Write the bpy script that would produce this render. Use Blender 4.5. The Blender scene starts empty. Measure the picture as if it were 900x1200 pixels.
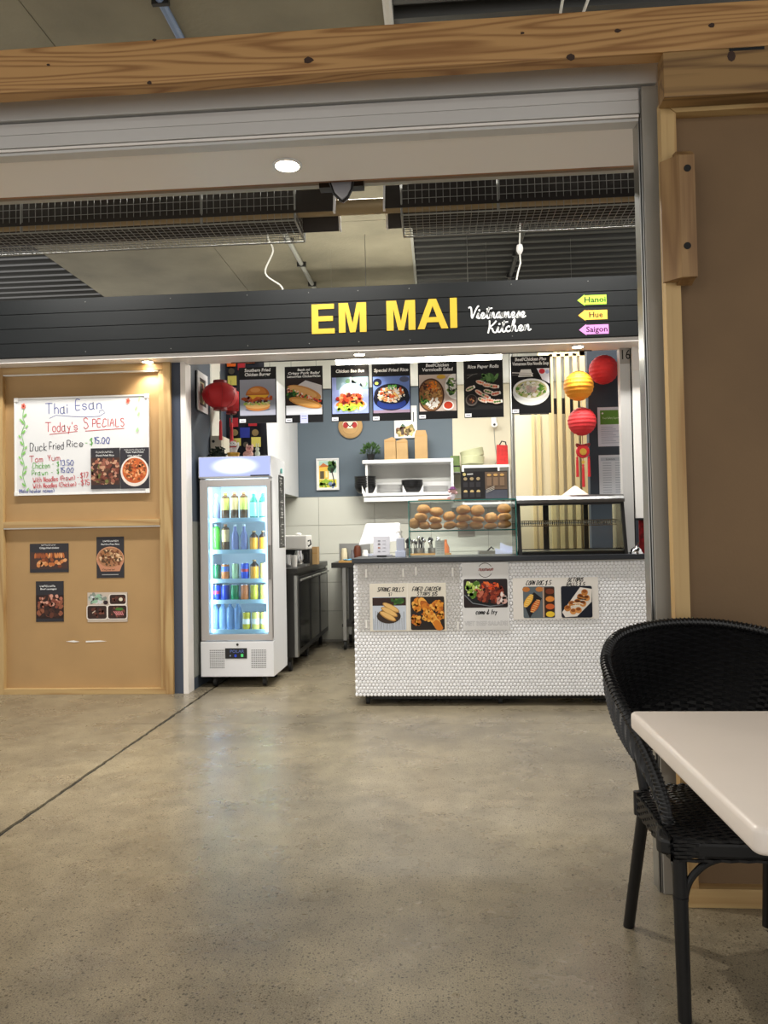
import bpy, bmesh, math, random
from mathutils import Vector, Matrix, noise as mnoise
random.seed(7)
PI = math.pi
scene = bpy.context.scene
COL = scene.collection

# ------------------------------------------------------------------ camera
F, CAMZ = 900.0, 1.22                       # focal length in pixels of the 900 x 1200 frame, eye height in metres
YAW, PITCH, ROLL = [math.radians(a) for a in (4.1, 1.65, 1.05)]
c_f = Vector((-math.sin(YAW) * math.cos(PITCH), math.cos(YAW) * math.cos(PITCH), math.sin(PITCH)))
c_r = Vector((math.cos(YAW), math.sin(YAW), 0))
c_u = c_r.cross(c_f)
c_r, c_u = (c_r * math.cos(ROLL) - c_u * math.sin(ROLL)), (c_r * math.sin(ROLL) + c_u * math.cos(ROLL))
cam_d = bpy.data.cameras.new('camera')
cam = bpy.data.objects.new('camera', cam_d)
COL.objects.link(cam)
cam_d.sensor_fit = 'HORIZONTAL'; cam_d.sensor_width = 36.0; cam_d.lens = 36.0 * F / 900.0
cam_d.clip_start = 0.02
m = Matrix((c_r, c_u, -c_f)).transposed().to_4x4(); m.translation = (0, 0, CAMZ)
cam.matrix_world = m
scene.camera = cam
def P(px, py, Y):                            # measured point of the photograph on the upright plane at depth Y -> (x, z) in metres
    d = c_r * ((px - 450) / F) - c_u * ((py - 600) / F) + c_f
    t = Y / d.y
    return t * d.x, CAMZ + t * d.z
def PX(px, py, X):                           # the same on the side plane at X -> (y, z)
    d = c_r * ((px - 450) / F) - c_u * ((py - 600) / F) + c_f
    t = X / d.x
    return t * d.y, CAMZ + t * d.z

# ------------------------------------------------------------------ world, exposure, big lights
w = bpy.data.worlds.new('hall_daylight'); scene.world = w; w.use_nodes = True
w.node_tree.nodes['Background'].inputs[0].default_value = (1.0, 0.97, 0.93, 1)
w.node_tree.nodes['Background'].inputs[1].default_value = 0.80
scene.view_settings.view_transform = 'Standard'
scene.view_settings.look = 'None'
scene.view_settings.exposure = 0.55
scene.view_settings.gamma = 1.0
scene.view_settings.use_curve_mapping = False
def area(name, loc, sx, sy, power, col, rot=(0, 0, 0), spread=180):
    l = bpy.data.lights.new(name, 'AREA'); l.shape = 'RECTANGLE'; l.size = sx; l.size_y = sy
    l.energy = power; l.color = col; l.spread = math.radians(spread)
    o = bpy.data.objects.new(name, l); COL.objects.link(o); o.location = loc; o.rotation_euler = rot
    return o
BAY = [(-3.0, 5.05), (-0.9, 5.05), (1.2, 5.05)]         # linear fittings under the slab between shutter and stalls
for (x, y) in BAY:
    area('bay_light', (x, y, 3.80), 1.25, 0.14, 42, (1.0, 0.975, 0.93))
KIT = [(-0.6, 7.35, 3.22), (0.9, 7.35, 3.22)]            # battens added to brighten the kitchen, unseen behind the sign
for (x, y, z) in KIT:
    area('kitchen_fill', (x, y, z - 0.05), 1.2, 0.1, 17, (1.0, 0.97, 0.91))
HALL = [(-2.4, -2.6), (1.2, -2.6)]                        # hall fittings behind the seats
for (x, y) in HALL:
    area('hall_light', (x, y, 3.80), 1.25, 0.2, 40, (1.0, 0.98, 0.95))

# ------------------------------------------------------------------ materials
def lin(c):
    if isinstance(c, str): c = tuple(int(c[i:i + 2], 16) for i in (0, 2, 4))
    r = []
    for v in c[:3]:
        v /= 255.0
        r.append(v / 12.92 if v <= 0.04045 else ((v + 0.055) / 1.055) ** 2.4)
    return tuple(r) + (1.0,)
MATS = {}
def mat(name, col, rough=0.5, metal=0.0, var=0.0, vscale=8.0, bump=0.0, bscale=60.0, spec=0.5, trans=0.0, emit=None, estr=0.0, stretch=(1, 1, 1), alpha=1.0, sub=0.0):
    if name in MATS: return MATS[name]
    M = bpy.data.materials.new(name); M.use_nodes = True
    nt = M.node_tree; N = nt.nodes; L = nt.links; b = N['Principled BSDF']
    b.inputs['Base Color'].default_value = lin(col)
    b.inputs['Roughness'].default_value = rough; b.inputs['Metallic'].default_value = metal
    b.inputs['Specular IOR Level'].default_value = spec
    b.inputs['Transmission Weight'].default_value = trans
    b.inputs['Alpha'].default_value = alpha
    if emit is not None:
        b.inputs['Emission Color'].default_value = lin(emit); b.inputs['Emission Strength'].default_value = estr
    tc = N.new('ShaderNodeTexCoord'); mp = N.new('ShaderNodeMapping'); mp.inputs['Scale'].default_value = stretch
    L.new(tc.outputs['Object'], mp.inputs[0])
    if var > 0:
        n = N.new('ShaderNodeTexNoise'); n.inputs['Scale'].default_value = vscale; n.inputs['Detail'].default_value = 5
        L.new(mp.outputs[0], n.inputs['Vector'])
        cr = N.new('ShaderNodeValToRGB'); c = lin(col)
        cr.color_ramp.elements[0].position = 0.3; cr.color_ramp.elements[1].position = 0.7
        cr.color_ramp.elements[0].color = tuple(v * (1 - var) for v in c[:3]) + (1,)
        cr.color_ramp.elements[1].color = tuple(min(1, v * (1 + var)) for v in c[:3]) + (1,)
        L.new(n.outputs[0], cr.inputs[0]); L.new(cr.outputs[0], b.inputs['Base Color'])
    if bump > 0:
        n2 = N.new('ShaderNodeTexNoise'); n2.inputs['Scale'].default_value = bscale; n2.inputs['Detail'].default_value = 4
        L.new(mp.outputs[0], n2.inputs['Vector'])
        bp = N.new('ShaderNodeBump'); bp.inputs['Strength'].default_value = bump; bp.inputs['Distance'].default_value = 0.01
        L.new(n2.outputs[0], bp.inputs['Height']); L.new(bp.outputs[0], b.inputs['Normal'])
    MATS[name] = M
    return M
def wood(name, c_light, c_dark, axis='X', ring=14.0, rough=0.55, dist=3.0):
    M = bpy.data.materials.new(name); M.use_nodes = True
    nt = M.node_tree; N = nt.nodes; L = nt.links; b = N['Principled BSDF']
    tc = N.new('ShaderNodeTexCoord'); mp = N.new('ShaderNodeMapping')
    s = {'X': (0.08, 1, 1), 'Z': (1, 1, 0.08), 'Y': (1, 0.08, 1)}[axis]
    mp.inputs['Scale'].default_value = s
    L.new(tc.outputs['Object'], mp.inputs[0])
    n = N.new('ShaderNodeTexNoise'); n.inputs['Scale'].default_value = 5.0; n.inputs['Detail'].default_value = 2.0
    L.new(mp.outputs[0], n.inputs['Vector'])
    mul = N.new('ShaderNodeMath'); mul.operation = 'MULTIPLY'; mul.inputs[1].default_value = ring
    L.new(n.outputs[0], mul.inputs[0])
    fr = N.new('ShaderNodeMath'); fr.operation = 'PINGPONG'; fr.inputs[1].default_value = 0.5
    L.new(mul.outputs[0], fr.inputs[0])
    n2 = N.new('ShaderNodeTexNoise'); n2.inputs['Scale'].default_value = 90.0; n2.inputs['Detail'].default_value = 4.0
    mp2 = N.new('ShaderNodeMapping'); mp2.inputs['Scale'].default_value = tuple(v if v == 1 else 0.03 for v in s)
    L.new(tc.outputs['Object'], mp2.inputs[0]); L.new(mp2.outputs[0], n2.inputs['Vector'])
    ad = N.new('ShaderNodeMath'); ad.operation = 'MULTIPLY_ADD'; ad.inputs[1].default_value = 0.45; ad.inputs[2].default_value = -0.22
    L.new(n2.outputs[0], ad.inputs[0])
    a2 = N.new('ShaderNodeMath'); a2.operation = 'ADD'; L.new(fr.outputs[0], a2.inputs[0]); L.new(ad.outputs[0], a2.inputs[1])
    cr = N.new('ShaderNodeValToRGB')
    cr.color_ramp.elements[0].position = 0.02; cr.color_ramp.elements[0].color = lin(c_dark)
    cr.color_ramp.elements[1].position = 0.32; cr.color_ramp.elements[1].color = lin(c_light)
    L.new(a2.outputs[0], cr.inputs[0]); L.new(cr.outputs[0], b.inputs['Base Color'])
    b.inputs['Roughness'].default_value = rough
    bp = N.new('ShaderNodeBump'); bp.inputs['Strength'].default_value = 0.12; bp.inputs['Distance'].default_value = 0.004
    L.new(a2.outputs[0], bp.inputs['Height']); L.new(bp.outputs[0], b.inputs['Normal'])
    MATS[name] = M
    return M
def glass(name, tint=(235, 245, 243), refl=0.06):
    M = bpy.data.materials.new(name); M.use_nodes = True
    nt = M.node_tree; N = nt.nodes; L = nt.links
    N.remove(N['Principled BSDF']); out = N['Material Output']
    t = N.new('ShaderNodeBsdfTransparent'); t.inputs[0].default_value = lin(tint)
    g = N.new('ShaderNodeBsdfGlossy'); g.inputs['Roughness'].default_value = 0.03
    fz = N.new('ShaderNodeFresnel'); fz.inputs[0].default_value = 1.35
    mx = N.new('ShaderNodeMixShader'); L.new(fz.outputs[0], mx.inputs[0]); L.new(t.outputs[0], mx.inputs[1]); L.new(g.outputs[0], mx.inputs[2])
    L.new(mx.outputs[0], out.inputs[0]); MATS[name] = M
    return M
def emission(name, col, strength):
    M = bpy.data.materials.new(name); M.use_nodes = True
    N = M.node_tree.nodes; L = M.node_tree.links
    N.remove(N['Principled BSDF']); e = N.new('ShaderNodeEmission'); e.inputs[0].default_value = lin(col); e.inputs[1].default_value = strength
    L.new(e.outputs[0], N['Material Output'].inputs[0]); MATS[name] = M
    return M
def print_mat():                              # printed colours come from the mesh's own colour attribute
    M = bpy.data.materials.new('print_ink'); M.use_nodes = True
    N = M.node_tree.nodes; L = M.node_tree.links; b = N['Principled BSDF']
    a = N.new('ShaderNodeAttribute'); a.attribute_name = 'ink'; L.new(a.outputs['Color'], b.inputs['Base Color'])
    b.inputs['Roughness'].default_value = 0.45; b.inputs['Specular IOR Level'].default_value = 0.3
    MATS['print_ink'] = M
    return M
def floor_mat():
    M = bpy.data.materials.new('polished_concrete'); M.use_nodes = True
    N = M.node_tree.nodes; L = M.node_tree.links; b = N['Principled BSDF']
    tc = N.new('ShaderNodeTexCoord')
    def noise(scale, detail=4, rough=0.55):
        n = N.new('ShaderNodeTexNoise'); n.inputs['Scale'].default_value = scale; n.inputs['Detail'].default_value = detail
        n.inputs['Roughness'].default_value = rough; L.new(tc.outputs['Object'], n.inputs['Vector']); return n
    def ramp(src, p0, c0, p1, c1):
        r = N.new('ShaderNodeValToRGB'); r.color_ramp.elements[0].position = p0; r.color_ramp.elements[0].color = c0
        r.color_ramp.elements[1].position = p1; r.color_ramp.elements[1].color = c1; L.new(src, r.inputs[0]); return r
    def mixc(kind, fac, a, c):
        x = N.new('ShaderNodeMix'); x.data_type = 'RGBA'; x.blend_type = kind; x.inputs[0].default_value = fac
        L.new(a, x.inputs[6]); L.new(c, x.inputs[7]); return x.outputs[2]
    big = noise(0.9, 6, 0.6)
    base = ramp(big.outputs[0], 0.30, lin((110, 102, 88)), 0.72, lin((162, 150, 124)))
    mid = noise(9, 5); mr = ramp(mid.outputs[0], 0.3, (0.74, 0.74, 0.74, 1), 0.7, (1.10, 1.10, 1.10, 1))
    c = mixc('MULTIPLY', 0.8, base.outputs[0], mr.outputs[0])
    sand = noise(260, 3, 0.6); sr = ramp(sand.outputs[0], 0.36, (0.46, 0.45, 0.45, 1), 0.60, (1.14, 1.14, 1.14, 1))
    c = mixc('MULTIPLY', 0.75, c, sr.outputs[0])
    for sc, lim, colr in ((150, 0.26, (0.16, 0.15, 0.15, 1)), (82, 0.20, (0.12, 0.115, 0.115, 1)), (40, 0.12, (0.08, 0.075, 0.075, 1)), (90, 0.14, (1.45, 1.42, 1.36, 1))):
        v = N.new('ShaderNodeTexVoronoi'); v.inputs['Scale'].default_value = sc
        mpn = N.new('ShaderNodeMapping'); mpn.inputs['Location'].default_value = (sc, sc * 2.1, 0.3)
        L.new(tc.outputs['Object'], mpn.inputs[0]); L.new(mpn.outputs[0], v.inputs['Vector'])
        vr = ramp(v.outputs['Distance'], lim, (1, 1, 1, 1), lim + 0.10, (0, 0, 0, 1))
        sp = N.new('ShaderNodeSeparateColor'); L.new(v.outputs['Color'], sp.inputs[0])
        gt = N.new('ShaderNodeMath'); gt.operation = 'GREATER_THAN'; gt.inputs[1].default_value = 0.55; L.new(sp.outputs[0], gt.inputs[0])
        mu = N.new('ShaderNodeMath'); mu.operation = 'MULTIPLY'; L.new(vr.outputs[0], mu.inputs[0]); L.new(gt.outputs[0], mu.inputs[1])
        m2 = N.new('ShaderNodeMath'); m2.operation = 'MULTIPLY'; m2.inputs[1].default_value = 0.72; L.new(mu.outputs[0], m2.inputs[0])
        x = N.new('ShaderNodeMix'); x.data_type = 'RGBA'; x.blend_type = 'MULTIPLY'; L.new(m2.outputs[0], x.inputs[0]); L.new(c, x.inputs[6]); x.inputs[7].default_value = colr
        c = x.outputs[2]
    L.new(c, b.inputs['Base Color'])
    rr = ramp(noise(3.5, 4).outputs[0], 0.3, (0.24, 0.24, 0.24, 1), 0.7, (0.34, 0.34, 0.34, 1)); L.new(rr.outputs[0], b.inputs['Roughness'])
    b.inputs['Specular IOR Level'].default_value = 0.5
    bp = N.new('ShaderNodeBump'); bp.inputs['Strength'].default_value = 0.05; bp.inputs['Distance'].default_value = 0.004
    L.new(sand.outputs[0], bp.inputs['Height']); L.new(bp.outputs[0], b.inputs['Normal'])
    MATS['floor'] = M
    return M
floor_mat(); print_mat()
wood('beam_pine', (180, 138, 86), (140, 98, 54), 'X', 24)
wood('block_pine', (144, 112, 68), (104, 76, 42), 'X', 16)
wood('frame_pine', (184, 154, 104), (160, 124, 76), 'Z', 7)
wood('pull_pine', (150, 118, 76), (122, 90, 54), 'Z', 7)
wood('frame_pine_rail', (184, 154, 104), (160, 124, 76), 'X', 7)
wood('oak_ply', (196, 156, 92), (176, 132, 72), 'X', 6)
mat('mdf', (112, 88, 60), 0.75, var=0.10, vscale=3.0, bump=0.05, bscale=120)
mat('mdf_light', (172, 138, 92), 0.7, var=0.06, vscale=3.0, bump=0.04, bscale=120)
mat('grey_steel', (190, 189, 187), 0.38, metal=0.0, var=0.04, vscale=2)
mat('grey_post', (148, 144, 135), 0.45)
mat('white_paint', (226, 220, 214), 0.5)
mat('soffit_white', (228, 223, 218), 0.4)
mat('sign_black', (21, 23, 24), 0.42, var=0.08, vscale=3, spec=0.3)
mat('dark_gap', (14, 13, 12), 0.8)
mat('blue_paint', (60, 69, 80), 0.6)
mat('blue_paint_back', (90, 103, 114), 0.6, var=0.03, vscale=2)
mat('navy_post', (60, 68, 84), 0.5)
mat('cream_paint', (214, 206, 182), 0.65)
mat('white_tile', (220, 220, 208), 0.22)
mat('grout', (170, 168, 158), 0.8)
mat('concrete', (134, 128, 108), 0.85, var=0.22, vscale=1.6, bump=0.3, bscale=30)
mat('deck_steel', (66, 66, 64), 0.42, metal=0.6)
mat('white_gloss', (224, 224, 224), 0.25)
mat('white_plastic', (238, 236, 232), 0.4)
mat('fridge_white', (222, 223, 226), 0.3)
mat('fridge_door_shaded', (178, 174, 172), 0.35)  # backlit look of the door frame is put into this grey
mat('black_plastic', (18, 18, 19), 0.4)
mat('rubber', (24, 24, 24), 0.7)
mat('chrome', (205, 205, 205), 0.15, metal=1.0)
mat('steel', (160, 160, 156), 0.3, metal=0.9)
mat('canopy_steel', (120, 120, 120), 0.28, metal=0.9)
mat('dark_steel', (58, 57, 55), 0.38, metal=0.6)
mat('wire', (140, 140, 134), 0.5, metal=0.5)
mat('counter_top', (46, 50, 56), 0.35)
mat('tile_mosaic', (248, 249, 252), 0.2)
mat('mosaic_grout', (212, 211, 208), 0.8)
mat('rattan', (8, 8, 10), 0.4, spec=0.5, var=0.3, vscale=30)
mat('rattan_core', (5, 5, 6), 0.5)
mat('table_white', (226, 216, 206), 0.32, var=0.02, vscale=6)
mat('bread', (210, 152, 88), 0.6, var=0.22, vscale=14, bump=0.2, bscale=60)
mat('kraft', (186, 152, 104), 0.75, var=0.05)
mat('leaf', (60, 92, 44), 0.5, var=0.3, vscale=40)
mat('leaf_dark', (34, 46, 34), 0.6, var=0.4, vscale=40)
mat('red_cloth', (176, 14, 24), 0.6)
mat('red_paper', (214, 44, 50), 0.7)
mat('orange_paper', (246, 160, 36), 0.7)
mat('gold', (212, 168, 70), 0.3, metal=0.5)
mat('cream_board', (208, 196, 164), 0.6)
mat('slat_pine', (200, 178, 130), 0.6, var=0.05, vscale=4)
mat('white_cable', (222, 220, 210), 0.5)
mat('blue_conduit', (120, 140, 172), 0.45)
mat('grey_conduit', (150, 150, 142), 0.45)
mat('black_cloth', (14, 16, 28), 0.85)
mat('plastic_sleeve', (206, 203, 196), 0.4, alpha=0.28)
glass('clear_glass', (250, 253, 252))
glass('fridge_glass', (232, 242, 248))
mat('glass_edge', (40, 120, 112), 0.2)
emission('downlight_glow', (255, 236, 205), 28)
emission('led_glow', (255, 250, 232), 9)
emission('fridge_led', (180, 224, 250), 3.4)

# ------------------------------------------------------------------ mesh helpers
class MB:
    def __init__(self): self.v = []; self.f = []
    def add(self, vs, fs):
        o = len(self.v); self.v += [tuple(p) for p in vs]; self.f += [tuple(i + o for i in f) for f in fs]; return self
    def box(self, x0, x1, y0, y1, z0, z1):
        return self.add([(x0, y0, z0), (x1, y0, z0), (x1, y1, z0), (x0, y1, z0), (x0, y0, z1), (x1, y0, z1), (x1, y1, z1), (x0, y1, z1)],
                        [(3, 2, 1, 0), (4, 5, 6, 7), (0, 1, 5, 4), (1, 2, 6, 5), (2, 3, 7, 6), (3, 0, 4, 7)])
    def prism(self, poly, y0, y1):            # polygon in x,z pulled along y
        n = len(poly)
        vs = [(x, y0, z) for x, z in poly] + [(x, y1, z) for x, z in poly]
        return self.add(vs, [tuple(range(n)), tuple(reversed(range(n, 2 * n)))] + [(i, i + n, (i + 1) % n + n, (i + 1) % n) for i in range(n)])
    def prism_x(self, poly, x0, x1):          # polygon in y,z pulled along x
        n = len(poly)
        vs = [(x0, y, z) for y, z in poly] + [(x1, y, z) for y, z in poly]
        return self.add(vs, [tuple(reversed(range(n))), tuple(range(n, 2 * n))] + [(i, (i + 1) % n, (i + 1) % n + n, i + n) for i in range(n)])
    def prism_z(self, poly, z0, z1):
        n = len(poly)
        vs = [(x, y, z0) for x, y in poly] + [(x, y, z1) for x, y in poly]
        return self.add(vs, [tuple(reversed(range(n))), tuple(range(n, 2 * n))] + [(i, (i + 1) % n, (i + 1) % n + n, i + n) for i in range(n)])
    def lathe(self, prof, n=16, c=(0, 0, 0), ax='z', sx=1.0, sy=1.0):
        rings = []; vs = []
        for r, h in prof:
            rings.append(len(vs))
            for k in range(n):
                a = 2 * PI * k / n
                p = (r * math.cos(a) * sx, r * math.sin(a) * sy, h)
                if ax == 'x': p = (p[2], p[0], p[1])
                if ax == 'y': p = (p[0], p[2], p[1])
                vs.append((p[0] + c[0], p[1] + c[1], p[2] + c[2]))
        fs = []
        for i in range(len(prof) - 1):
            a, b = rings[i], rings[i + 1]
            for k in range(n):
                q = (a + k, a + (k + 1) % n, b + (k + 1) % n, b + k)
                fs.append(q)
        fs.append(tuple(reversed(range(rings[0], rings[0] + n)))); fs.append(tuple(range(rings[-1], rings[-1] + n)))
        return self.add(vs, fs)
    def tube(self, pts, r, n=6, cap=True):
        pts = [Vector(p) for p in pts]; vs = []
        m_ = len(pts); rr = r if isinstance(r, (list, tuple)) else [r] * m_
        up = None
        for i, p in enumerate(pts):
            t = (pts[min(i + 1, m_ - 1)] - pts[max(i - 1, 0)])
            if t.length < 1e-9: t = Vector((0, 0, 1))
            t.normalize()
            if up is None:
                up = Vector((0, 0, 1)) if abs(t.z) < 0.9 else Vector((1, 0, 0))
            s = t.cross(up)
            if s.length < 1e-6: s = t.cross(Vector((0.3, 1, 0.2)))
            s.normalize(); up = s.cross(t).normalized()
            for k in range(n):
                a = 2 * PI * (k + 0.5) / n
                vs.append(p + s * (math.cos(a) * rr[i]) + up * (math.sin(a) * rr[i]))
        fs = []
        for i in range(m_ - 1):
            for k in range(n):
                fs.append((i * n + k, i * n + (k + 1) % n, (i + 1) * n + (k + 1) % n, (i + 1) * n + k))
        if cap: fs.append(tuple(reversed(range(n)))); fs.append(tuple(range((m_ - 1) * n, m_ * n)))
        return self.add(vs, fs)
    def ball(self, c, rx, ry, rz, n=12, k=8):
        prof = [(max(math.sin(PI * i / k), 0.001), -math.cos(PI * i / k)) for i in range(k + 1)]
        vs = []; o = MB().lathe(prof, n)
        return self.add([(c[0] + x * rx, c[1] + y * ry, c[2] + z * rz) for x, y, z in o.v], o.f)
    def build(self, name, material, parent=None, smooth=False, bevel=0.0, loc=None, seg=2):
        me = bpy.data.meshes.new(name); me.from_pydata(self.v, [], self.f); me.update()
        bm = bmesh.new(); bm.from_mesh(me); bmesh.ops.recalc_face_normals(bm, faces=bm.faces)
        if bevel > 0:
            bmesh.ops.bevel(bm, geom=list(bm.edges), offset=bevel, segments=seg, affect='EDGES', profile=0.6, clamp_overlap=True)
        bm.to_mesh(me); bm.free()
        me.materials.append(MATS[material] if isinstance(material, str) else material)
        if smooth:
            me.polygons.foreach_set('use_smooth', [True] * len(me.polygons))
            me.set_sharp_from_angle(angle=math.radians(40))
        o = bpy.data.objects.new(name, me); COL.objects.link(o)
        if parent: o.parent = parent
        if loc: o.location = loc
        return o
def empty(name, loc, label, cat, group=None, rz=0.0):
    o = bpy.data.objects.new(name, None); COL.objects.link(o); o.location = loc; o.rotation_euler[2] = rz
    o.empty_display_size = 0.05
    return tag(o, label, cat, group)
def tag(o, label, cat, group=None):
    o['label'] = label; o['category'] = cat
    if group: o['group'] = group
    return o
def struct(o, label=None):
    o['kind'] = 'structure'
    if label: o['label'] = label
    return o
def stuff(o):
    o['kind'] = 'stuff'; return o
def B(x0, x1, y0, y1, z0, z1): return MB().box(x0, x1, y0, y1, z0, z1)
def copy_tree(o, parent=None):
    c = o.copy(); COL.objects.link(c); c.parent = parent
    for ch in list(o.children): copy_tree(ch, c)
    return c
def curve(pts, sub=8, closed=False):          # Catmull-Rom through points of any dimension
    P_ = [Vector(p) for p in pts]; out = []; n = len(P_)
    rng = range(n) if closed else range(n - 1)
    for i in rng:
        if closed: a, b, c, d = P_[(i - 1) % n], P_[i], P_[(i + 1) % n], P_[(i + 2) % n]
        else: a, b, c, d = P_[max(i - 1, 0)], P_[i], P_[i + 1], P_[min(i + 2, n - 1)]
        for k in range(sub):
            t = k / sub
            out.append(0.5 * ((2 * b) + (c - a) * t + (2 * a - 5 * b + 4 * c - d) * t * t + (3 * b - a - 3 * c + d) * t ** 3))
    if not closed: out.append(P_[-1])
    return out

# ------------------------------------------------------------------ flat print: coloured ink polygons
class Ink:
    """flat print in a sheet's own x (right), z (up) metres; later pieces lie a hair in front of earlier ones"""
    STEP = 0.00012
    def __init__(self): self.v = []; self.f = []; self.c = []; self.k = 1
    def poly(self, pts, col, same=False):
        o = len(self.v); y = -self.k * self.STEP
        self.v += [(p[0], y, p[1]) for p in pts]; self.f.append(tuple(range(o, o + len(pts)))); self.c.append(lin(col))
        if not same: self.k += 1
        return self
    def rect(self, x0, x1, z0, z1, col, same=False): return self.poly([(x0, z0), (x1, z0), (x1, z1), (x0, z1)], col, same)
    def rrect(self, x0, x1, z0, z1, r, col):
        pts = []
        for cx, cz, a0 in ((x1 - r, z1 - r, 0), (x0 + r, z1 - r, 90), (x0 + r, z0 + r, 180), (x1 - r, z0 + r, 270)):
            for k in range(5):
                a = math.radians(a0 + 22.5 * k); pts.append((cx + r * math.cos(a), cz + r * math.sin(a)))
        return self.poly(pts, col)
    def ell(self, x, z, rx, rz, col, n=20, rot=0.0, wob=0.0, same=False, a0=0, a1=360):
        pts = []; cr, sr = math.cos(rot), math.sin(rot); full = (a1 - a0) >= 360
        for k in range(n if full else n + 1):
            a = math.radians(a0 + (a1 - a0) * k / n); q = 1 + random.uniform(-wob, wob)
            u, v_ = rx * q * math.cos(a), rz * q * math.sin(a)
            pts.append((x + u * cr - v_ * sr, z + u * sr + v_ * cr))
        return self.poly(pts, col, same)
    def blobs(self, n, x, z, rx, rz, cols, s0, s1, asp=1.8, batch=6, clip=None):
        for i in range(n):
            a = random.uniform(0, 2 * PI); q = math.sqrt(random.random())
            bx, bz = x + rx * q * math.cos(a), z + rz * q * math.sin(a)
            s = random.uniform(s0, s1); e = s * random.uniform(1, asp)
            if clip:
                bx = min(max(bx, clip[0] + e), clip[1] - e); bz = min(max(bz, clip[2] + e), clip[3] - e)
            self.ell(bx, bz, e, s, random.choice(cols), 7, random.uniform(0, PI), 0.2, same=(i % batch != batch - 1))
        self.k += 1
        return self
    def line(self, pts, wd, col, same=False):
        pts = [Vector((p[0], p[1])) for p in pts]; L_, R_ = [], []
        for i, p in enumerate(pts):
            t = pts[min(i + 1, len(pts) - 1)] - pts[max(i - 1, 0)]
            if t.length < 1e-9: t = Vector((1, 0))
            t.normalize(); nn = Vector((-t.y, t.x)) * (wd / 2)
            L_.append(p + nn); R_.append(p - nn)
        o = len(self.v); y = -self.k * self.STEP; n = len(pts)
        self.v += [(p.x, y, p.y) for p in L_] + [(p.x, y, p.y) for p in R_]
        for i in range(n - 1): self.f.append((o + i, o + n + i, o + n + i + 1, o + i + 1)); self.c.append(lin(col))
        if not same: self.k += 1
        return self
    def hand(self, text, x, z, h, col, wd=None, slant=0.0, track=1.0, fit=None, rise=0.0):   # handwriting, x-z of the baseline start
        strokes, cx = [], 0.0
        for ch in text:
            if ch == ' ': cx += 3.2; continue
            g = STROKES.get(ch)
            if not g: cx += 2; continue
            mx = max(int(s[i]) for s in g.split() for i in range(0, len(s), 2))
            mn = min(int(s[i]) for s in g.split() for i in range(0, len(s), 2))
            for s in g.split():
                pts = [(int(s[i]) - mn + cx, int(s[i + 1]) - 2) for i in range(0, len(s), 2)]
                strokes.append(pts)
            cx += (mx - mn) + 1.7
        u = h / 7.0; ux = u * track
        if fit: ux = fit / max(cx - 1.7, 0.1)
        wd = (wd or h * 0.09) * 0.78
        for pts in strokes:
            q = [(x + px * ux + pz * u * slant, z + pz * u + px * ux * rise) for px, pz in pts]
            if len(q) > 2: q = [(a.x, a.y) for a in curve(q, 4)]
            self.line(q, wd, col, same=True)
        self.k += 1
        return self
    def text(self, s, x, z, size, col, fit=None, bold=0.0, shear=0.0, align='CENTER'):
        cu = bpy.data.curves.new('t', 'FONT'); cu.body = s; cu.size = size; cu.align_x = align; cu.shear = shear; cu.offset = bold * size; cu.resolution_u = 2
        ob = bpy.data.objects.new('t', cu); me = bpy.data.meshes.new_from_object(ob)
        vs = [(v.co.x, v.co.y) for v in me.vertices]
        if vs:
            k = 1.0
            if fit:
                wd = max(v[0] for v in vs) - min(v[0] for v in vs); k = fit / wd
            o = len(self.v); y = -self.k * self.STEP
            self.v += [(x + a * k, y, z + b) for a, b in vs]
            for p in me.polygons: self.f.append(tuple(o + i for i in p.vertices)); self.c.append(lin(col))
            self.k += 1
        bpy.data.objects.remove(ob); bpy.data.curves.remove(cu); bpy.data.meshes.remove(me)
        return self
    def build(self, name, parent, loc=(0, 0, 0), rz=0.0):
        me = bpy.data.meshes.new(name); me.from_pydata(self.v, [], self.f); me.update()
        a = me.color_attributes.new('ink', 'FLOAT_COLOR', 'CORNER'); buf = []
        for p, c in zip(me.polygons, self.c): buf += list(c) * p.loop_total
        a.data.foreach_set('color', buf)
        me.materials.append(MATS['print_ink'])
        o = bpy.data.objects.new(name, me); COL.objects.link(o); o.parent = parent; o.location = loc; o.rotation_euler[2] = rz
        return o
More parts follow.
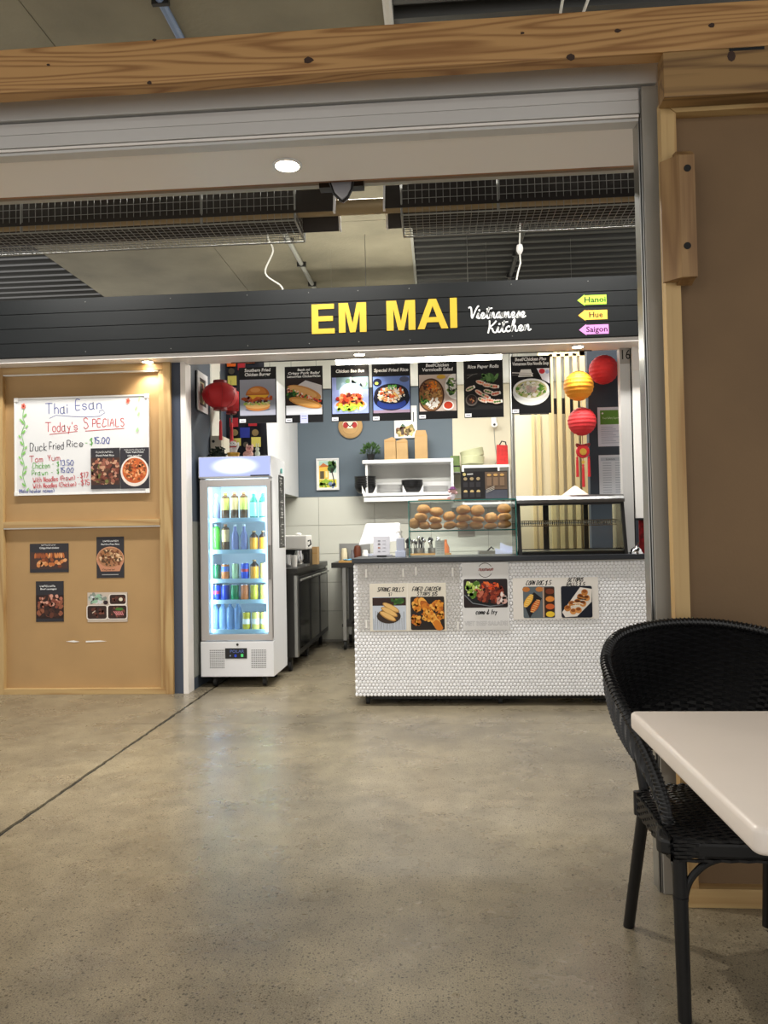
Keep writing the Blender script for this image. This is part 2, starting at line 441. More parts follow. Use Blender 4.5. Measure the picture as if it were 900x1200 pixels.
# one-line letters on a 7 x 10 grid (x,y digit pairs; baseline y=2, x-height 6, capitals 9)
STROKES = dict(zip('abcdefghijklmnopqrstuvwxyz', [
 '46362615132232434647 474352', '1912 152636454332221 3', '4536261513223243', '4942 4536261513223243', '14444536261513223243', '48392822 1646', '4536261513223243 46413020 11', '1912 1526364542', '1612 1817', '2621 1', '1912 461442',
 '1912', '1612 15263532 35465552', '1612 1526364542', '261513223243453626', '1610 1526364543322213', '4642 4536261513223243 4640', '1612 142636', '45362615243443322213', '29233242 1646', '161322324346 4642', '162236', '1622344256', '1642 4612', '1633 4620', '16461242']))
STROKES.update({'A': '123952 2545', 'B': '1912 19394746351 5 153544433212', 'C': '58493928261413223253', 'D': '1912 19395745433212', 'E': '4919124 2 1545'.replace('4 2', '42'), 'F': '491912 1545', 'G': '58493918141322425355 35', 'H': '1912 4942 1545', 'I': '1912',
 'K': '1912 491542', 'L': '191242', 'M': '1219355952', 'N': '12194249', 'O': '39281613223242444648 39'.replace(' ', ''), 'P': '1912 193948463515', 'R': '1912 193948463515 3542', 'S': '4839291826364443322213', 'T': '0969 3932', 'U': '191322324349', 'V': '193259', 'W': '0922354269', 'X': '1949 1249', 'Y': '193549 3532', 'Z': '19491242',
 '0': '392816133242445648 39'.replace(' ', ''), '1': '182922', '2': '18293948461242', '3': '1829394836 3645433212', '5': '4919164544321 3'.replace(' ', ''), '7': '194922', '4': '391545 3932', '$': '48392817264443221 3 3930'.replace('1 3 ', '13 '), '-': '1545', '.': '1213', '(': '392624332', ')': '193635221', "'": '2927', '&': '5224382938361413224254', '!': '1914 1312', '%': '1249'})
for k_ in list(STROKES):                       # keep only whole x,y pairs
    STROKES[k_] = ' '.join(s[:len(s) // 2 * 2] for s in STROKES[k_].split() if len(s) >= 4)

# =================================================================== THE SETTING
# ---- floor: slabs around a ragged expansion joint (along y) and a fine saw cut (along x)
fl = struct(B(-7, 5, -4, 9.2, -0.12, -0.010).build('floor', 'dark_gap'), 'polished speckled concrete floor with a ragged dark joint')
def ragged(x, y0, y1, seed, amp=0.004):
    rnd = random.Random(seed); n = int((y1 - y0) / 0.04)
    return [(x + rnd.uniform(-amp, amp), y0 + (y1 - y0) * i / n) for i in range(n + 1)]
JX, JY = -1.850, 4.972
for (y0, y1) in ((-4, JY - 0.002), (JY + 0.002, 9.2)):
    eL = ragged(JX - 0.011, y0, y1, 3); eR = ragged(JX + 0.011, y0, y1, 5)
    MB().prism_z([(-7, y0)] + eL + [(-7, y1)], -0.05, 0).build('slab', 'floor', fl)
    MB().prism_z([(5, y1)] + list(reversed(eR)) + [(5, y0)], -0.05, 0).build('slab', 'floor', fl)

# ---- slab ceiling with ribbed steel deck either side
CZ = 4.0
ce = struct(B(-7, 5, -4, 9.2, CZ + 0.14, CZ + 0.30).build('ceiling', 'concrete'), 'raw concrete slab ceiling with ribbed steel deck')
for (y0, y1) in ((-4, 2.0), (2.006, 4.35), (4.356, 6.7), (6.706, 9.2)):
    B(-3.78, -2.106, y0, y1, CZ, CZ + 0.14).build('concrete_panel', 'concrete', ce)
    B(-2.10, -0.21, y0, y1, CZ, CZ + 0.14).build('concrete_panel', 'concrete', ce)
def deck(x0, x1):
    prof = []; y = -3.9
    while y < 9.1:
        prof += [(y, CZ + 0.06), (y + 0.035, CZ + 0.06), (y + 0.055, CZ + 0.005), (y + 0.11, CZ + 0.005), (y + 0.13, CZ + 0.06)]
        y += 0.165
    vs = [(x0, a, b) for a, b in prof] + [(x1, a, b) for a, b in prof]; n = len(prof)
    d = MB().add(vs, [(i, i + 1, i + 1 + n, i + n) for i in range(n - 1)])
    return d.build('ribbed_deck', 'deck_steel', ce)
deck(-7, -3.79); deck(-0.20, 5)
MB().box(-0.215, -0.19, -4, 9.2, CZ - 0.01, CZ + 0.14).build('slab_edge_angle', 'grey_conduit', ce)

# ---- conduits and cables under the slab
def conduit(name, x0, y0, x1, y1, r, m_, label, clips=True):
    o = empty(name, (x0, y0, CZ - r), label, 'conduit')
    MB().tube([(0, 0, 0), (x1 - x0, y1 - y0, 0)], r, 8).build('pipe', m_, o, True)
    if clips:
        n = int((y1 - y0) / 0.6)
        for i in range(n):
            t = (i + 0.5) / n; cx, cy = (x1 - x0) * t, (y1 - y0) * t
            B(cx - 0.045, cx + 0.045, cy - 0.012, cy + 0.012, -r * 1.1, r).build('saddle_clip', 'dark_steel', o)
    return o
conduit('conduit', -1.375, 2.8, -1.365, 5.4, 0.022, 'blue_conduit', 'pale blue conduit on the concrete slab above the timber beam')
conduit('conduit', -1.362, 5.45, -1.335, 8.6, 0.022, 'grey_conduit', 'grey conduit running back under the slab above the dark sign')
conduit('conduit', 0.835, 5.4, 0.818, 8.6, 0.020, 'dark_steel', 'dark conduit under the ribbed deck above the coloured arrows')
conduit('conduit', -0.215, 2.8, -0.215, 5.4, 0.026, 'white_cable', 'white conduit beside the slab edge above the beam', False)
tag(MB().tube([(0.66, 3.2, CZ - 0.05), (0.70, 4.2, CZ - 0.04), (0.72, 5.2, CZ - 0.05)], 0.008, 6).build('cable', 'white_cable'), 'left thin white cable above the timber beam', 'cable')
tag(MB().tube([(0.86, 3.2, CZ - 0.05), (0.80, 4.2, CZ - 0.06), (0.83, 5.2, CZ - 0.05)], 0.008, 6).build('cable', 'white_cable'), 'right thin white cable above the timber beam', 'cable')
pts = [(*P(a, b, 6.2), 0) for a, b in ((316, 200), (313, 262), (314, 279), (320, 294), (311, 320), (330, 336), (332, 352))]
tag(MB().tube([(p.x, 6.2, p.y) for p in curve([(a, b) for a, b, _ in pts], 6)], 0.007, 6).build('hanging_cable', 'white_cable'), 'loose white cable dangling in front of the concrete slab left of centre', 'cable')
o = empty('pendant_socket', (P(609, 291, 6.2)[0], 6.2, P(609, 291, 6.2)[1]), 'small white socket hanging on a cord above the dark sign', 'socket')
MB().lathe([(0.012, 0.03), (0.022, 0.026), (0.028, 0.0), (0.026, -0.02), (0.014, -0.045), (0.008, -0.05)], 12).build('socket_body', 'white_plastic', o, True)
MB().tube([(0, 0, 0.02), (0.01, 0, 0.25), (0.02, 0, 0.6), (0.03, 0, CZ - o.location.z - 0.0)], 0.006, 6).build('cord', 'white_cable', o, True)
MB().tube([(0, 0, -0.04), (0.004, 0, -0.12), (-0.02, 0, -0.2), (-0.05, 0, -0.36)], 0.007, 6).build('lead', 'white_cable', o, True)

# ---- near frontage: timber beam, steel shutter header, post, boarded wall on the right
tb = empty('timber_beam', (0, 2.50, 2.762), 'long knotty pine beam across the top of the opening', 'beam')
B(-4.5, 3.0, 0, 0.06, 0, 0.150).build('beam_body', 'beam_pine', tb, bevel=0.003)
for (px, py, r) in ((361, 71, 0.016), (669, 67, 0.014), (724, 36, 0.010), (834, 30, 0.010), (181, 47, 0.007), (175, 97, 0.008), (57, 76, 0.006), (612, 39, 0.006)):
    r *= .8; x, z = P(px, py, 2.5); kq = random.Random(px); MB().prism([(x + r * 1.5 * math.cos(a * .785) * kq.uniform(.6, 1.1), z - 2.762 + r * math.sin(a * .785) * kq.uniform(.6, 1.1)) for a in range(8)], -0.0012, 0.002).build('knot', mat('knot', (52, 30, 16), 0.6), tb)
hb = empty('header_block', (0.752, 2.50, 2.612), 'short rough pine block under the right end of the beam', 'timber')
B(0, 2.2, 0, 0.066, 0, 0.148).build('block_body', 'block_pine', hb, bevel=0.002)
x, z = P(857, 66, 2.5); MB().lathe([(0.012, -0.001), (0.005, -0.0014)], 8, (x - 0.752, 0, z - 2.612), 'y', 1.1, 1.5).build('knot', 'knot', hb)
x, z = P(873, 54, 2.5); B(x - 0.752 - 0.05, x - 0.752 + 0.06, -0.0005, 0.004, 0.138, 0.1480).build('split', 'dark_gap', hb)
# shutter header
sh = struct(B(-4.5, 0.80, 2.685, 3.00, 2.665, 2.90).build('wall_header', 'grey_steel'), 'grey steel shutter housing above the opening')
B(-4.5, 0.775, 2.655, 2.685, 2.752, 2.875).build('upper_fascia', 'grey_steel', sh, bevel=0.003)
B(-4.5, 0.715, 2.664, 2.690, 2.702, 2.744).build('lower_fascia', 'grey_steel', sh, bevel=0.002)
B(-4.5, 0.715, 2.664, 2.690, 2.655, 2.701).build('lower_fascia', 'grey_steel', sh, bevel=0.002)
B(-4.5, 0.715, 2.668, 2.700, 2.643, 2.652).build('shutter_slat', 'soffit_white', sh)
B(-4.5, 0.715, 2.672, 2.720, 2.630, 2.640).build('shutter_slat', 'grey_steel', sh)
B(-4.5, 0.90, 2.72, 3.02, 2.640, 2.665).build('soffit_board', 'soffit_white', sh)
B(-4.5, 0.95, 3.02, 3.065, 2.655, 2.90).build('timber_edge', wood('brown_edge', (150, 104, 60), (110, 70, 36), 'X', 8), sh)
B(-4.5, 1.2, 3.28, 3.31, 2.745, 2.805).build('steel_angle', 'grey_conduit', sh)
B(-4.5, 1.2, 3.24, 3.31, 2.805, 2.81).build('steel_angle', 'grey_conduit', sh)
def downlight(loc, r, label, power, spread=120, col=(1.0, 0.93, 0.82)):
    o = empty('downlight', loc, label, 'downlight')
    MB().lathe([(r * 1.25, -0.001), (r * 1.25, -0.006), (r * 1.02, -0.007), (r * 1.02, -0.001)], 24).build('bezel', 'white_gloss', o, True)
    MB().lathe([(r, -0.002), (r, -0.005), (r * 0.5, -0.0065)], 24).build('lens', 'downlight_glow', o)
    l = bpy.data.lights.new('downlight_beam', 'SPOT'); l.energy = power; l.spot_size = math.radians(spread); l.spot_blend = 0.6; l.color = col; l.shadow_soft_size = r
    s = bpy.data.objects.new('downlight_beam', l); COL.objects.link(s); s.location = (loc[0], loc[1], loc[2] - 0.02)
    return o
downlight((-0.552, 2.868, 2.640), 0.045, 'glowing round downlight in the white soffit behind the beam', 75, 150)
downlight((0.60 - 2.9, 2.868, 2.640), 0.045, 'round downlight in the white soffit past the left edge', 75, 150)
# post with shutter track
po = struct(B(0.724, 0.779, 2.66, 2.74, 0.0, 2.745).build('trim_1', 'grey_post', bevel=0.002), 'grey steel post of the roller shutter')
B(0.712, 0.7155, 2.675, 2.74, 0.0, 2.64).build('guide_channel', 'steel', po)
B(0.7155, 0.724, 2.69, 2.74, 0.0, 2.64).build('guide_slot', 'dark_gap', po)
B(0.7185, 0.7215, 2.668, 2.69, 0.0, 2.64).build('guide_channel', 'steel', po)
# boarded wall, right
wr = struct(B(0.79, 3.0, 2.612, 2.66, 0.0, 2.66).build('wall_front_right', 'mdf'), 'brown fibreboard wall panel on the right')
fr = empty('panel_frame', (0.76, 2.57, 0), 'pine batten frame around the brown board on the right', 'frame')
MB().prism([(0, 0.06), (0.018, 0.06), (0.018, 2.6248), (0, 2.6395)], 0, 0.042).build('stile', 'frame_pine', fr)
MB().prism([(0.0185, 0.06), (0.050, 0.06), (0.050, 2.5985), (0.0185, 2.6245)], 0.004, 0.042).build('stile', 'frame_pine', fr)
MB().prism([(0.0005, 2.640), (2.2, 2.640), (2.2, 2.599), (0.0505, 2.599)], 0, 0.042).build('top_rail', 'frame_pine_rail', fr)
B(0, 2.2, 0, 0.05, 0.0, 0.06).build('bottom_rail', 'frame_pine_rail', fr, bevel=0.002)
ns = empty('nail', (P(847, 116, 2.56)[0], 2.57, P(847, 116, 2.57)[1]), 'bent screw sticking up from the pine frame top rail', 'screw')
MB().tube([(0, 0.0, -0.003), (0.004, -0.022, 0.008), (0.012, -0.035, 0.032)], 0.0022, 6).build('shank', 'dark_steel', ns)
MB().lathe([(0.006, 0.031), (0.006, 0.033)], 10, (0.012, -0.035, 0)).build('head', 'steel', ns)
# pine pull block with two bolt holes
hx0, hx1 = P(797, 250, 2.515)[0], P(816, 250, 2.515)[0]
hd = empty('pull_block', (hx0, 2.515, 2.03), 'upright pine block with two bolt holes on the board frame', 'block')
MB().prism_x([(0, 0.0), (0.0, 0.40), (0.03, 0.425), (0.062, 0.43), (0.062, -0.01), (0.03, 0.0)], 0, hx1 - hx0).build('block_body', 'pull_pine', hd, bevel=0.002)
MB().prism_z([(0, 0), (0, 0.055), (-0.045, 0.055), (-0.045, 0.045)], 0.0, 0.40).build('bevelled_side', 'pull_pine', hd)
for pz in (197, 288):
    x, z = P(805.5, pz, 2.515); MB().lathe([(0.0115, -0.0006), (0.0115, 0.002), (0.002, 0.002)], 14, (x - hx0, -0.0012, z - 2.03), 'y').build('bolt_hole', 'dark_gap', hd)

# ---- tube heaters in wire guards under the slab
def cage(x0, x1, label, end_left):
    o = empty('heater_guard', (x0, 4.36, 3.05), label, 'wire guard')
    W = x1 - x0; d, h, c, r = 0.33, 0.235, 0.040, 0.0021
    mb = MB(); n = int(W / c)
    for i in range(n + 1):
        x = i * c
        mb.tube([(x, 0.0, h), (x, 0.0, 0.0), (x, d, 0.0), (x, d, h)], r, 4)
    for k in range(6): mb.tube([(0, 0, h * k / 5), (W, 0, h * k / 5)], r, 4); mb.tube([(0, d, h * k / 5), (W, d, h * k / 5)], r, 4)
    for k in range(9): mb.tube([(0, d * k / 8, 0), (W, d * k / 8, 0)], r, 4)
    ex = W if end_left else 0.0
    for k in range(9): mb.tube([(ex, d * k / 8, 0), (ex, d * k / 8, h)], r, 4)
    for k in range(6): mb.tube([(ex, 0, h * k / 5), (ex, d, h * k / 5)], r, 4)
    stuff(mb.build('wire_mesh', 'wire', o))
    for (y, z) in ((0, 0), (0, h), (d, 0)):
        MB().tube([(0, y, z), (W, y, z)], 0.0055, 6).build('edge_rod', 'wire', o)
    xe = W if end_left else 0
    MB().tube([(xe, 0, h), (xe, 0, 0), (xe, d, 0), (xe, d, h)], 0.006, 6).build('end_hoop', 'wire', o)
    for i in range(1, int(W / 1.1) + 1):
        xx = W - 0.55 - (i - 1) * 1.1 if end_left else 0.55 + (i - 1) * 1.1
        if 0 < xx < W: MB().tube([(xx, 0, -0.0), (xx, 0, h), (xx, 0.10, CZ - 3.05)], 0.006, 6).build('drop_rod', 'wire', o)
cage(-4.4, -0.80, 'left wire guard cage around the tube heater under the slab', True)
cage(-0.18, 2.2, 'right wire guard cage around the tube heater beside the post', False)
th = empty('tube_heater', (-4.4, 4.50, 3.15), 'long tube heater with dark reflectors inside the wire guards', 'heater')
MB().tube([(0, 0, 0.02), (6.6, 0, 0.02)], 0.045, 12).build('heater_tube', mat('heater_tube', (150, 132, 100), 0.5, metal=0.4), th, True)
for (a, b) in ((0, 3.83), (4.12, 6.6)):
    MB().prism_x([(-0.15, -0.06), (-0.09, 0.10), (0.09, 0.10), (0.15, -0.06), (0.146, -0.06), (0.088, 0.096), (-0.088, 0.096), (-0.146, -0.06)], a, b).build('reflector', mat('reflector', (62, 58, 56), 0.45, metal=0.5), th)
    e = b if a == 0 else a
    MB().prism_x([(-0.155, -0.065), (-0.095, 0.105), (0.095, 0.105), (0.155, -0.065), (0.12, -0.065), (0.085, 0.08), (-0.085, 0.08), (-0.12, -0.065)], e - 0.006, e + 0.006).build('reflector_end', 'white_gloss', th)
sx, sz = P(402, 222, 3.12)
sn = empty('motion_sensor', (sx, 3.12, sz), 'grey shield shaped sensor on a black bracket behind the soffit', 'sensor')
B(-0.10, 0.085, 0.0, 0.05, 0.012, 0.05).build('bracket', 'black_plastic', sn)
shp = [(0.0, -0.062), (0.022, -0.045), (0.036, -0.018), (0.040, 0.012), (0.036, 0.036), (-0.036, 0.022), (-0.044, 0.012), (-0.030, -0.03)]
MB().prism(shp, -0.045, 0.0).build('shield', mat('sensor_grey', (150, 152, 160), 0.3), sn, bevel=0.006)
MB().tube([(a * 1.08, -0.035, b * 1.08) for a, b in shp] + [(shp[0][0], -0.035, shp[0][1] * 1.08)], 0.006, 6).build('rim', 'black_plastic', sn)

# ---- sign fascia of boards across both stalls
SY = 5.74
sg = empty('sign_fascia', (0, SY, 2.647), 'long charcoal board sign with yellow shop lettering above the counter', 'sign')
ph = 0.1135
for i in range(4):
    B(-5.2, 2.4, 0.0, 0.05, i * ph + 0.0018, (i + 1) * ph - 0.0018).build('plank', 'sign_black', sg, bevel=0.0015, seg=1)
B(-5.2, 2.4, 0.010, 0.06, 0.0, 4 * ph).build('backing', 'dark_gap', sg)
for px in (362, 420, 480, 600, 690, 100, 200, 290):
    for py in (0.03, 0.42):
        MB().lathe([(0.004, -0.0012), (0.003, -0.002)], 8, (P(px, 370, SY)[0], 0, py), 'y').build('screw', 'steel', sg)
yel = mat('yellow_vinyl', (192, 158, 38), 0.5)
def letter(polys, x0, x1, z0, z1):
    mb = MB()
    for p in polys: mb.prism([(x0 + a * (x1 - x0), z0 + b * (z1 - z0)) for a, b in p], -0.004, -0.0005)
    return mb.build('letter', yel, sg)
z0, z1 = 2.748 - 2.647, 2.974 - 2.647
letter([[(0, 0), (1, 0), (1, .17), (.29, .17), (.29, .42), (.93, .42), (.93, .59), (.29, .59), (.29, .83), (.98, .83), (.98, 1), (0, 1)]], -0.935, -0.760, z0, z1)
Mp = [[(0, 0), (.24, 0), (.24, .72), (.40, 0), (.60, 0), (.76, .72), (.76, 0), (1, 0), (1, 1), (.66, 1), (.50, .30), (.34, 1), (0, 1)]]
letter(Mp, -0.728, -0.518, z0 + 0.002, z1 + 0.002)
letter(Mp, -0.365, -0.148, z0 + 0.004, z1 + 0.004)
letter([[(0, 0), (.23, 0), (.50, .77), (.50, 1), (.38, 1)], [(.50, .77), (.77, 0), (1, 0), (.62, 1), (.50, 1)], [(.307, .22), (.693, .22), (.633, .39), (.367, .39)]], -0.133, 0.098, z0 + 0.006, z1 + 0.006)
letter([[(0, 0), (1, 0), (1, 1), (0, 1)]], 0.113, 0.165, z0 + 0.007, z1 + 0.008)
# brush script lettering
CUR = {'V': ([(-.1, 2.0), (.15, 2.15), (.3, 1.6), (.45, .1), (.7, .9), (1.0, 2.0), (1.25, 2.35)], 1.05),
 'i': ([(0, .1), (.2, .95), (.18, .2), (.35, 0), (.55, .25)], .5), 'e': ([(0, .15), (.35, .45), (.45, .8), (.28, 1), (.08, .6), (.18, .1), (.42, 0), (.7, .25)], .68),
 't': ([(0, .2), (.3, 1.3), (.35, 2.0), (.22, 1.2), (.22, .2), (.4, 0), (.6, .25)], .56), 'n': ([(0, .2), (.12, 1), (.1, 0), (.25, .75), (.45, 1), (.52, .6), (.52, .15), (.68, 0), (.85, .25)], .82),
 'a': ([(.55, .9), (.3, 1), (.05, .5), (.18, .05), (.4, .25), (.55, .95), (.52, .15), (.68, 0), (.85, .25)], .82), 'm': ([(0, .2), (.12, 1), (.1, 0), (.25, .75), (.4, 1), (.45, .6), (.44, 0), (.6, .75), (.76, 1), (.82, .6), (.82, .12), (.98, 0), (1.15, .25)], 1.12),
 's': ([(0, .15), (.3, .85), (.35, 1.1), (.45, .6), (.4, .1), (.18, 0), (.05, .2), (.4, .1), (.62, .3)], .6), 'K': ([(.15, 2.3), (.2, 1.2), (.1, -.1)], 0.0), 'k': ([(.95, 2.2), (.6, 1.5), (.25, 1.0), (.55, .7), (.7, .15), (.95, 0), (1.1, .2)], 1.05),
 'c': ([(.5, .8), (.3, 1), (.05, .55), (.2, .05), (.42, .05), (.65, .3)], .62), 'h': ([(0, .2), (.35, 1.6), (.35, 2.2), (.18, 1.8), (.1, 0), (.25, .75), (.45, 1), (.52, .6), (.52, .15), (.68, 0), (.85, .25)], .82)}
sc = Ink(); sc.STEP = 0.0003
def cursive(wd, px0, pz0, px1, pz1, h):
    x0, zz0 = P(px0, pz0, SY); x1, zz1 = P(px1, pz1, SY)
    tot = sum(CUR[c][1] for c in wd); k = (x1 - x0) / tot; cx = 0
    for c in wd:
        pts, adv = CUR[c]
        q = [(x0 + (cx + a) * k + b * h * 0.10, zz0 - 2.647 + (zz1 - zz0) * (cx / tot) + b * h) for a, b in pts]
        sc.line([(a.x, a.y) for a in curve(q, 7)], 0.0108, (240, 240, 238), same=True)
        if c == 'i': sc.ell(q[1][0] + 0.008, q[1][1] + 0.022, 0.008, 0.008, (240, 240, 238), 8, same=True)
        if c == 't': sc.line([(q[2][0] - 0.018, q[2][1] - 0.012), (q[2][0] + 0.026, q[2][1] - 0.006)], 0.010, (240, 240, 238), same=True)
        cx += adv
    sc.k += 1
cursive('Vietnamese', 549, 373.5, 616, 371.5, 0.040)
cursive('Kkitchen', 571, 390, 622, 386.5, 0.040)
sc.build('script_lettering', sg, (0, -0.0006, 0))
# arrow stickers
for nm, col, y0, y1, xa, xb in (('Hanoi', (168, 226, 60), 345.3, 356.3, 676.5, 710.5), ('Hue', (250, 190, 70), 363, 374, 677.5, 711.5), ('Saigon', (222, 140, 216), 380, 391, 678.5, 713)):
    ax, za = P(xa, (y0 + y1) / 2 + 0.8, SY); bx, zb = P(xb, y0, SY); _, zc = P(xb, y1, SY)
    h = (zb - zc); zm = (zb + zc) / 2
    ar = MB().prism([(ax, zm - 2.647), (ax + 0.055, zm - 2.647 - h * 0.62), (ax + 0.05, zm - 2.647 - h * 0.5), (bx, zm - 2.647 - h * 0.5), (bx, zm - 2.647 + h * 0.5), (ax + 0.05, zm - 2.647 + h * 0.5), (ax + 0.055, zm - 2.647 + h * 0.62)], -0.003, -0.0005).build('arrow', mat('arrow_' + nm.lower(), col, 0.5), sg)
    ar['label'] = {'Hanoi': 'lime green arrow sticker', 'Hue': 'orange arrow sticker', 'Saigon': 'pink arrow sticker'}[nm]
    Ink().text(nm, (ax + bx) / 2 + 0.022, zm - 2.647 - 0.018, 0.058, (22, 22, 22), fit=0.155 if nm != 'Hue' else 0.10, bold=0.02).build('lettering', ar, (0, -0.0031, 0))
sf = struct(B(-5.2, 2.2, SY + 0.02, 6.02, 2.612, 2.646).build('trim_2', 'soffit_white'), 'pale soffit strip under the charcoal sign')
downlight((P(173, 418, 5.86)[0], 5.86, 2.612), 0.04, 'glowing downlight under the sign above the boarded stall', 12)
downlight((P(421, 410, 5.86)[0], 5.86, 2.612), 0.04, 'glowing downlight under the middle of the sign', 12)
downlight((P(677, 399, 5.86)[0], 5.86, 2.612), 0.04, 'glowing downlight under the sign above the paper lanterns', 12)

# ---- boarded-up stall on the left
wl = struct(B(-5.2, -2.10, 5.945, 5.985, 0.0, 2.62).build('wall_front_left', 'mdf_light'), 'light fibreboard boarding closing the left stall')
def FR(x0, x1, z0, z1, name, m_, y0=5.905, y1=5.946): return B(x0, x1, y0 - 5.905, y1 - 5.905, z0, z1).build(name, m_, pf, bevel=0.002)
pf = empty('stall_frame', (0, 5.905, 0), 'pine frame with cross rails on the boarded stall', 'frame')
FR(-3.60, -3.477, 0.0, 2.612, 'stile', 'frame_pine')
FR(-2.198, -2.160, 0.045, 2.57, 'stile', 'frame_pine', 5.915)
FR(-2.158, -2.098, 0.0, 2.612, 'stile', 'frame_pine', 5.90)
FR(-3.477, -2.16, 2.555, 2.612, 'top_rail', 'frame_pine_rail')
FR(-3.477, -2.198, 1.322, 1.372, 'cross_rail', 'frame_pine_rail')
FR(-3.477, -2.198, 2.546, 2.5545, 'white_strip', 'white_plastic', 5.91)  # thin white strips along the lower edges of the rails
FR(-3.477, -2.198, 1.312, 1.3215, 'white_strip', 'white_plastic', 5.91)
FR(-3.477, -2.16, 0.0, 0.045, 'bottom_rail', 'frame_pine_rail')
FR(-5.2, -3.60, 0.0, 0.045, 'bottom_rail', 'frame_pine_rail'); FR(-5.2, -3.60, 1.322, 1.372, 'cross_rail', 'frame_pine_rail')
tp = tag(MB().prism([(-2.985, 0.412), (-2.92, 0.420), (-2.87, 0.409), (-2.92, 0.405)], 5.9425, 5.944).build('tape_remnant', 'white_plastic'), 'left torn strip of white tape low on the boarding', 'tape')
tp = tag(MB().prism([(-2.82, 0.415), (-2.70, 0.418), (-2.65, 0.410), (-2.82, 0.404)], 5.9425, 5.944).build('tape_remnant', 'white_plastic'), 'right torn strip of white tape low on the boarding', 'tape')
# post between the stalls
struct(B(-2.097, -2.026, 5.93, 6.06, 0, 2.612).build('trim_3', 'navy_post'), 'dark blue edge post between the stalls')
struct(B(-2.024, -1.984, 5.925, 6.06, 0, 2.612).build('trim_4', 'soffit_white'), 'pale grey metal post at the kitchen opening')

# ---- kitchen walls
XL = -1.984
kl = struct(B(XL - 0.1, XL, 6.06, 8.87, 0, 3.0).build('wall_left', 'blue_paint'), 'dark blue kitchen side wall')
B(XL, XL + 0.006, 6.06, 8.77, 0.10, 1.35).build('wall_lining', mat('grey_lining', (120, 122, 116), 0.5), kl)
ys0, ys1 = PX(246.5, 480, XL)[0], PX(257, 480, XL)[0]
B(XL, XL + 0.012, ys0, ys1, 1.6, 2.98).build('cover_strip', 'white_tile', kl)
BY = 8.77
kb = struct(B(XL - 0.1, 2.6, BY, BY + 0.12, 0, CZ).build('wall_back', 'grout'), 'kitchen back wall, white tiles below grey blue paint')
xs = P(531, 540, BY)[0]
B(XL, xs, BY - 0.010, BY, 1.662, 2.905).build('painted_panel', 'blue_paint_back', kb)
B(xs, 2.6, BY - 0.012, BY, 1.662, 2.905).build('painted_panel', 'cream_paint', kb)
B(XL, 2.6, BY - 0.05, BY, 2.905, CZ).build('bulkhead', 'white_tile', kb)
tw, thh = 0.645, 0.327
jx = P(373.5, 600, BY)[0]
base = None
for r in range(5):
    for c in range(-1, 7):
        x0 = jx + c * tw - tw + 0.0; z1_ = 1.660 - r * thh
        x0c, x1c = max(x0 + 0.002, XL + 0.001), min(x0 + tw - 0.002, 2.6)
        if x1c - x0c < 0.03: continue
        B(x0c, x1c, BY - 0.009, BY + 0.001, max(z1_ - thh + 0.003, 0.005), z1_ - 0.001).build('tile', 'white_tile', kb, bevel=0.0012, seg=1)
# right-hand blue wall, its pale post with the stall number, white end panel
RY = 6.40
rb = struct(B(P(690, 500, RY)[0], 2.4, RY, RY + 0.1, 0, 3.0).build('wall_right', 'blue_paint'), 'dark blue wall behind the right end of the counter')
x0, x1 = P(725.5, 402, 5.97)[0], P(737.5, 402, 5.97)[0]
pn = struct(B(x0, x1, 5.97, 6.05, 0, 2.612).build('trim_5', 'grey_steel'), 'brushed metal post carrying the stall number')
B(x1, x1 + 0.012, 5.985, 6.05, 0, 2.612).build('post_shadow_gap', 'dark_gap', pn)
_, z = P(731, 418, 5.97); B(x0 + 0.004, x1 - 0.002, 5.967, 5.97, z - 0.055, z + 0.10).build('number_plate', mat('plate_grey', (150, 146, 140), 0.4), pn)
Ink().text('16', (x0 + x1) / 2 + 0.004, z - 0.02, 0.105, (25, 25, 25), fit=0.062, bold=0.004).build('stall_number', pn, (0, 5.9668, 0))
x2 = P(757.5, 402, 5.97)[0]; zb = P(750, 607, 5.97)[1]
wp = struct(B(x1 + 0.012, x2 + 0.5, 5.955, 6.05, zb, 2.612).build('wall_end', 'white_plastic'), 'white end panel beside the stall number post')
_, zs = P(745, 434, 5.95); B(x1 + 0.012, x2 + 0.5, 5.945, 5.955, zs, 2.612).build('upper_cover', 'soffit_white', wp)

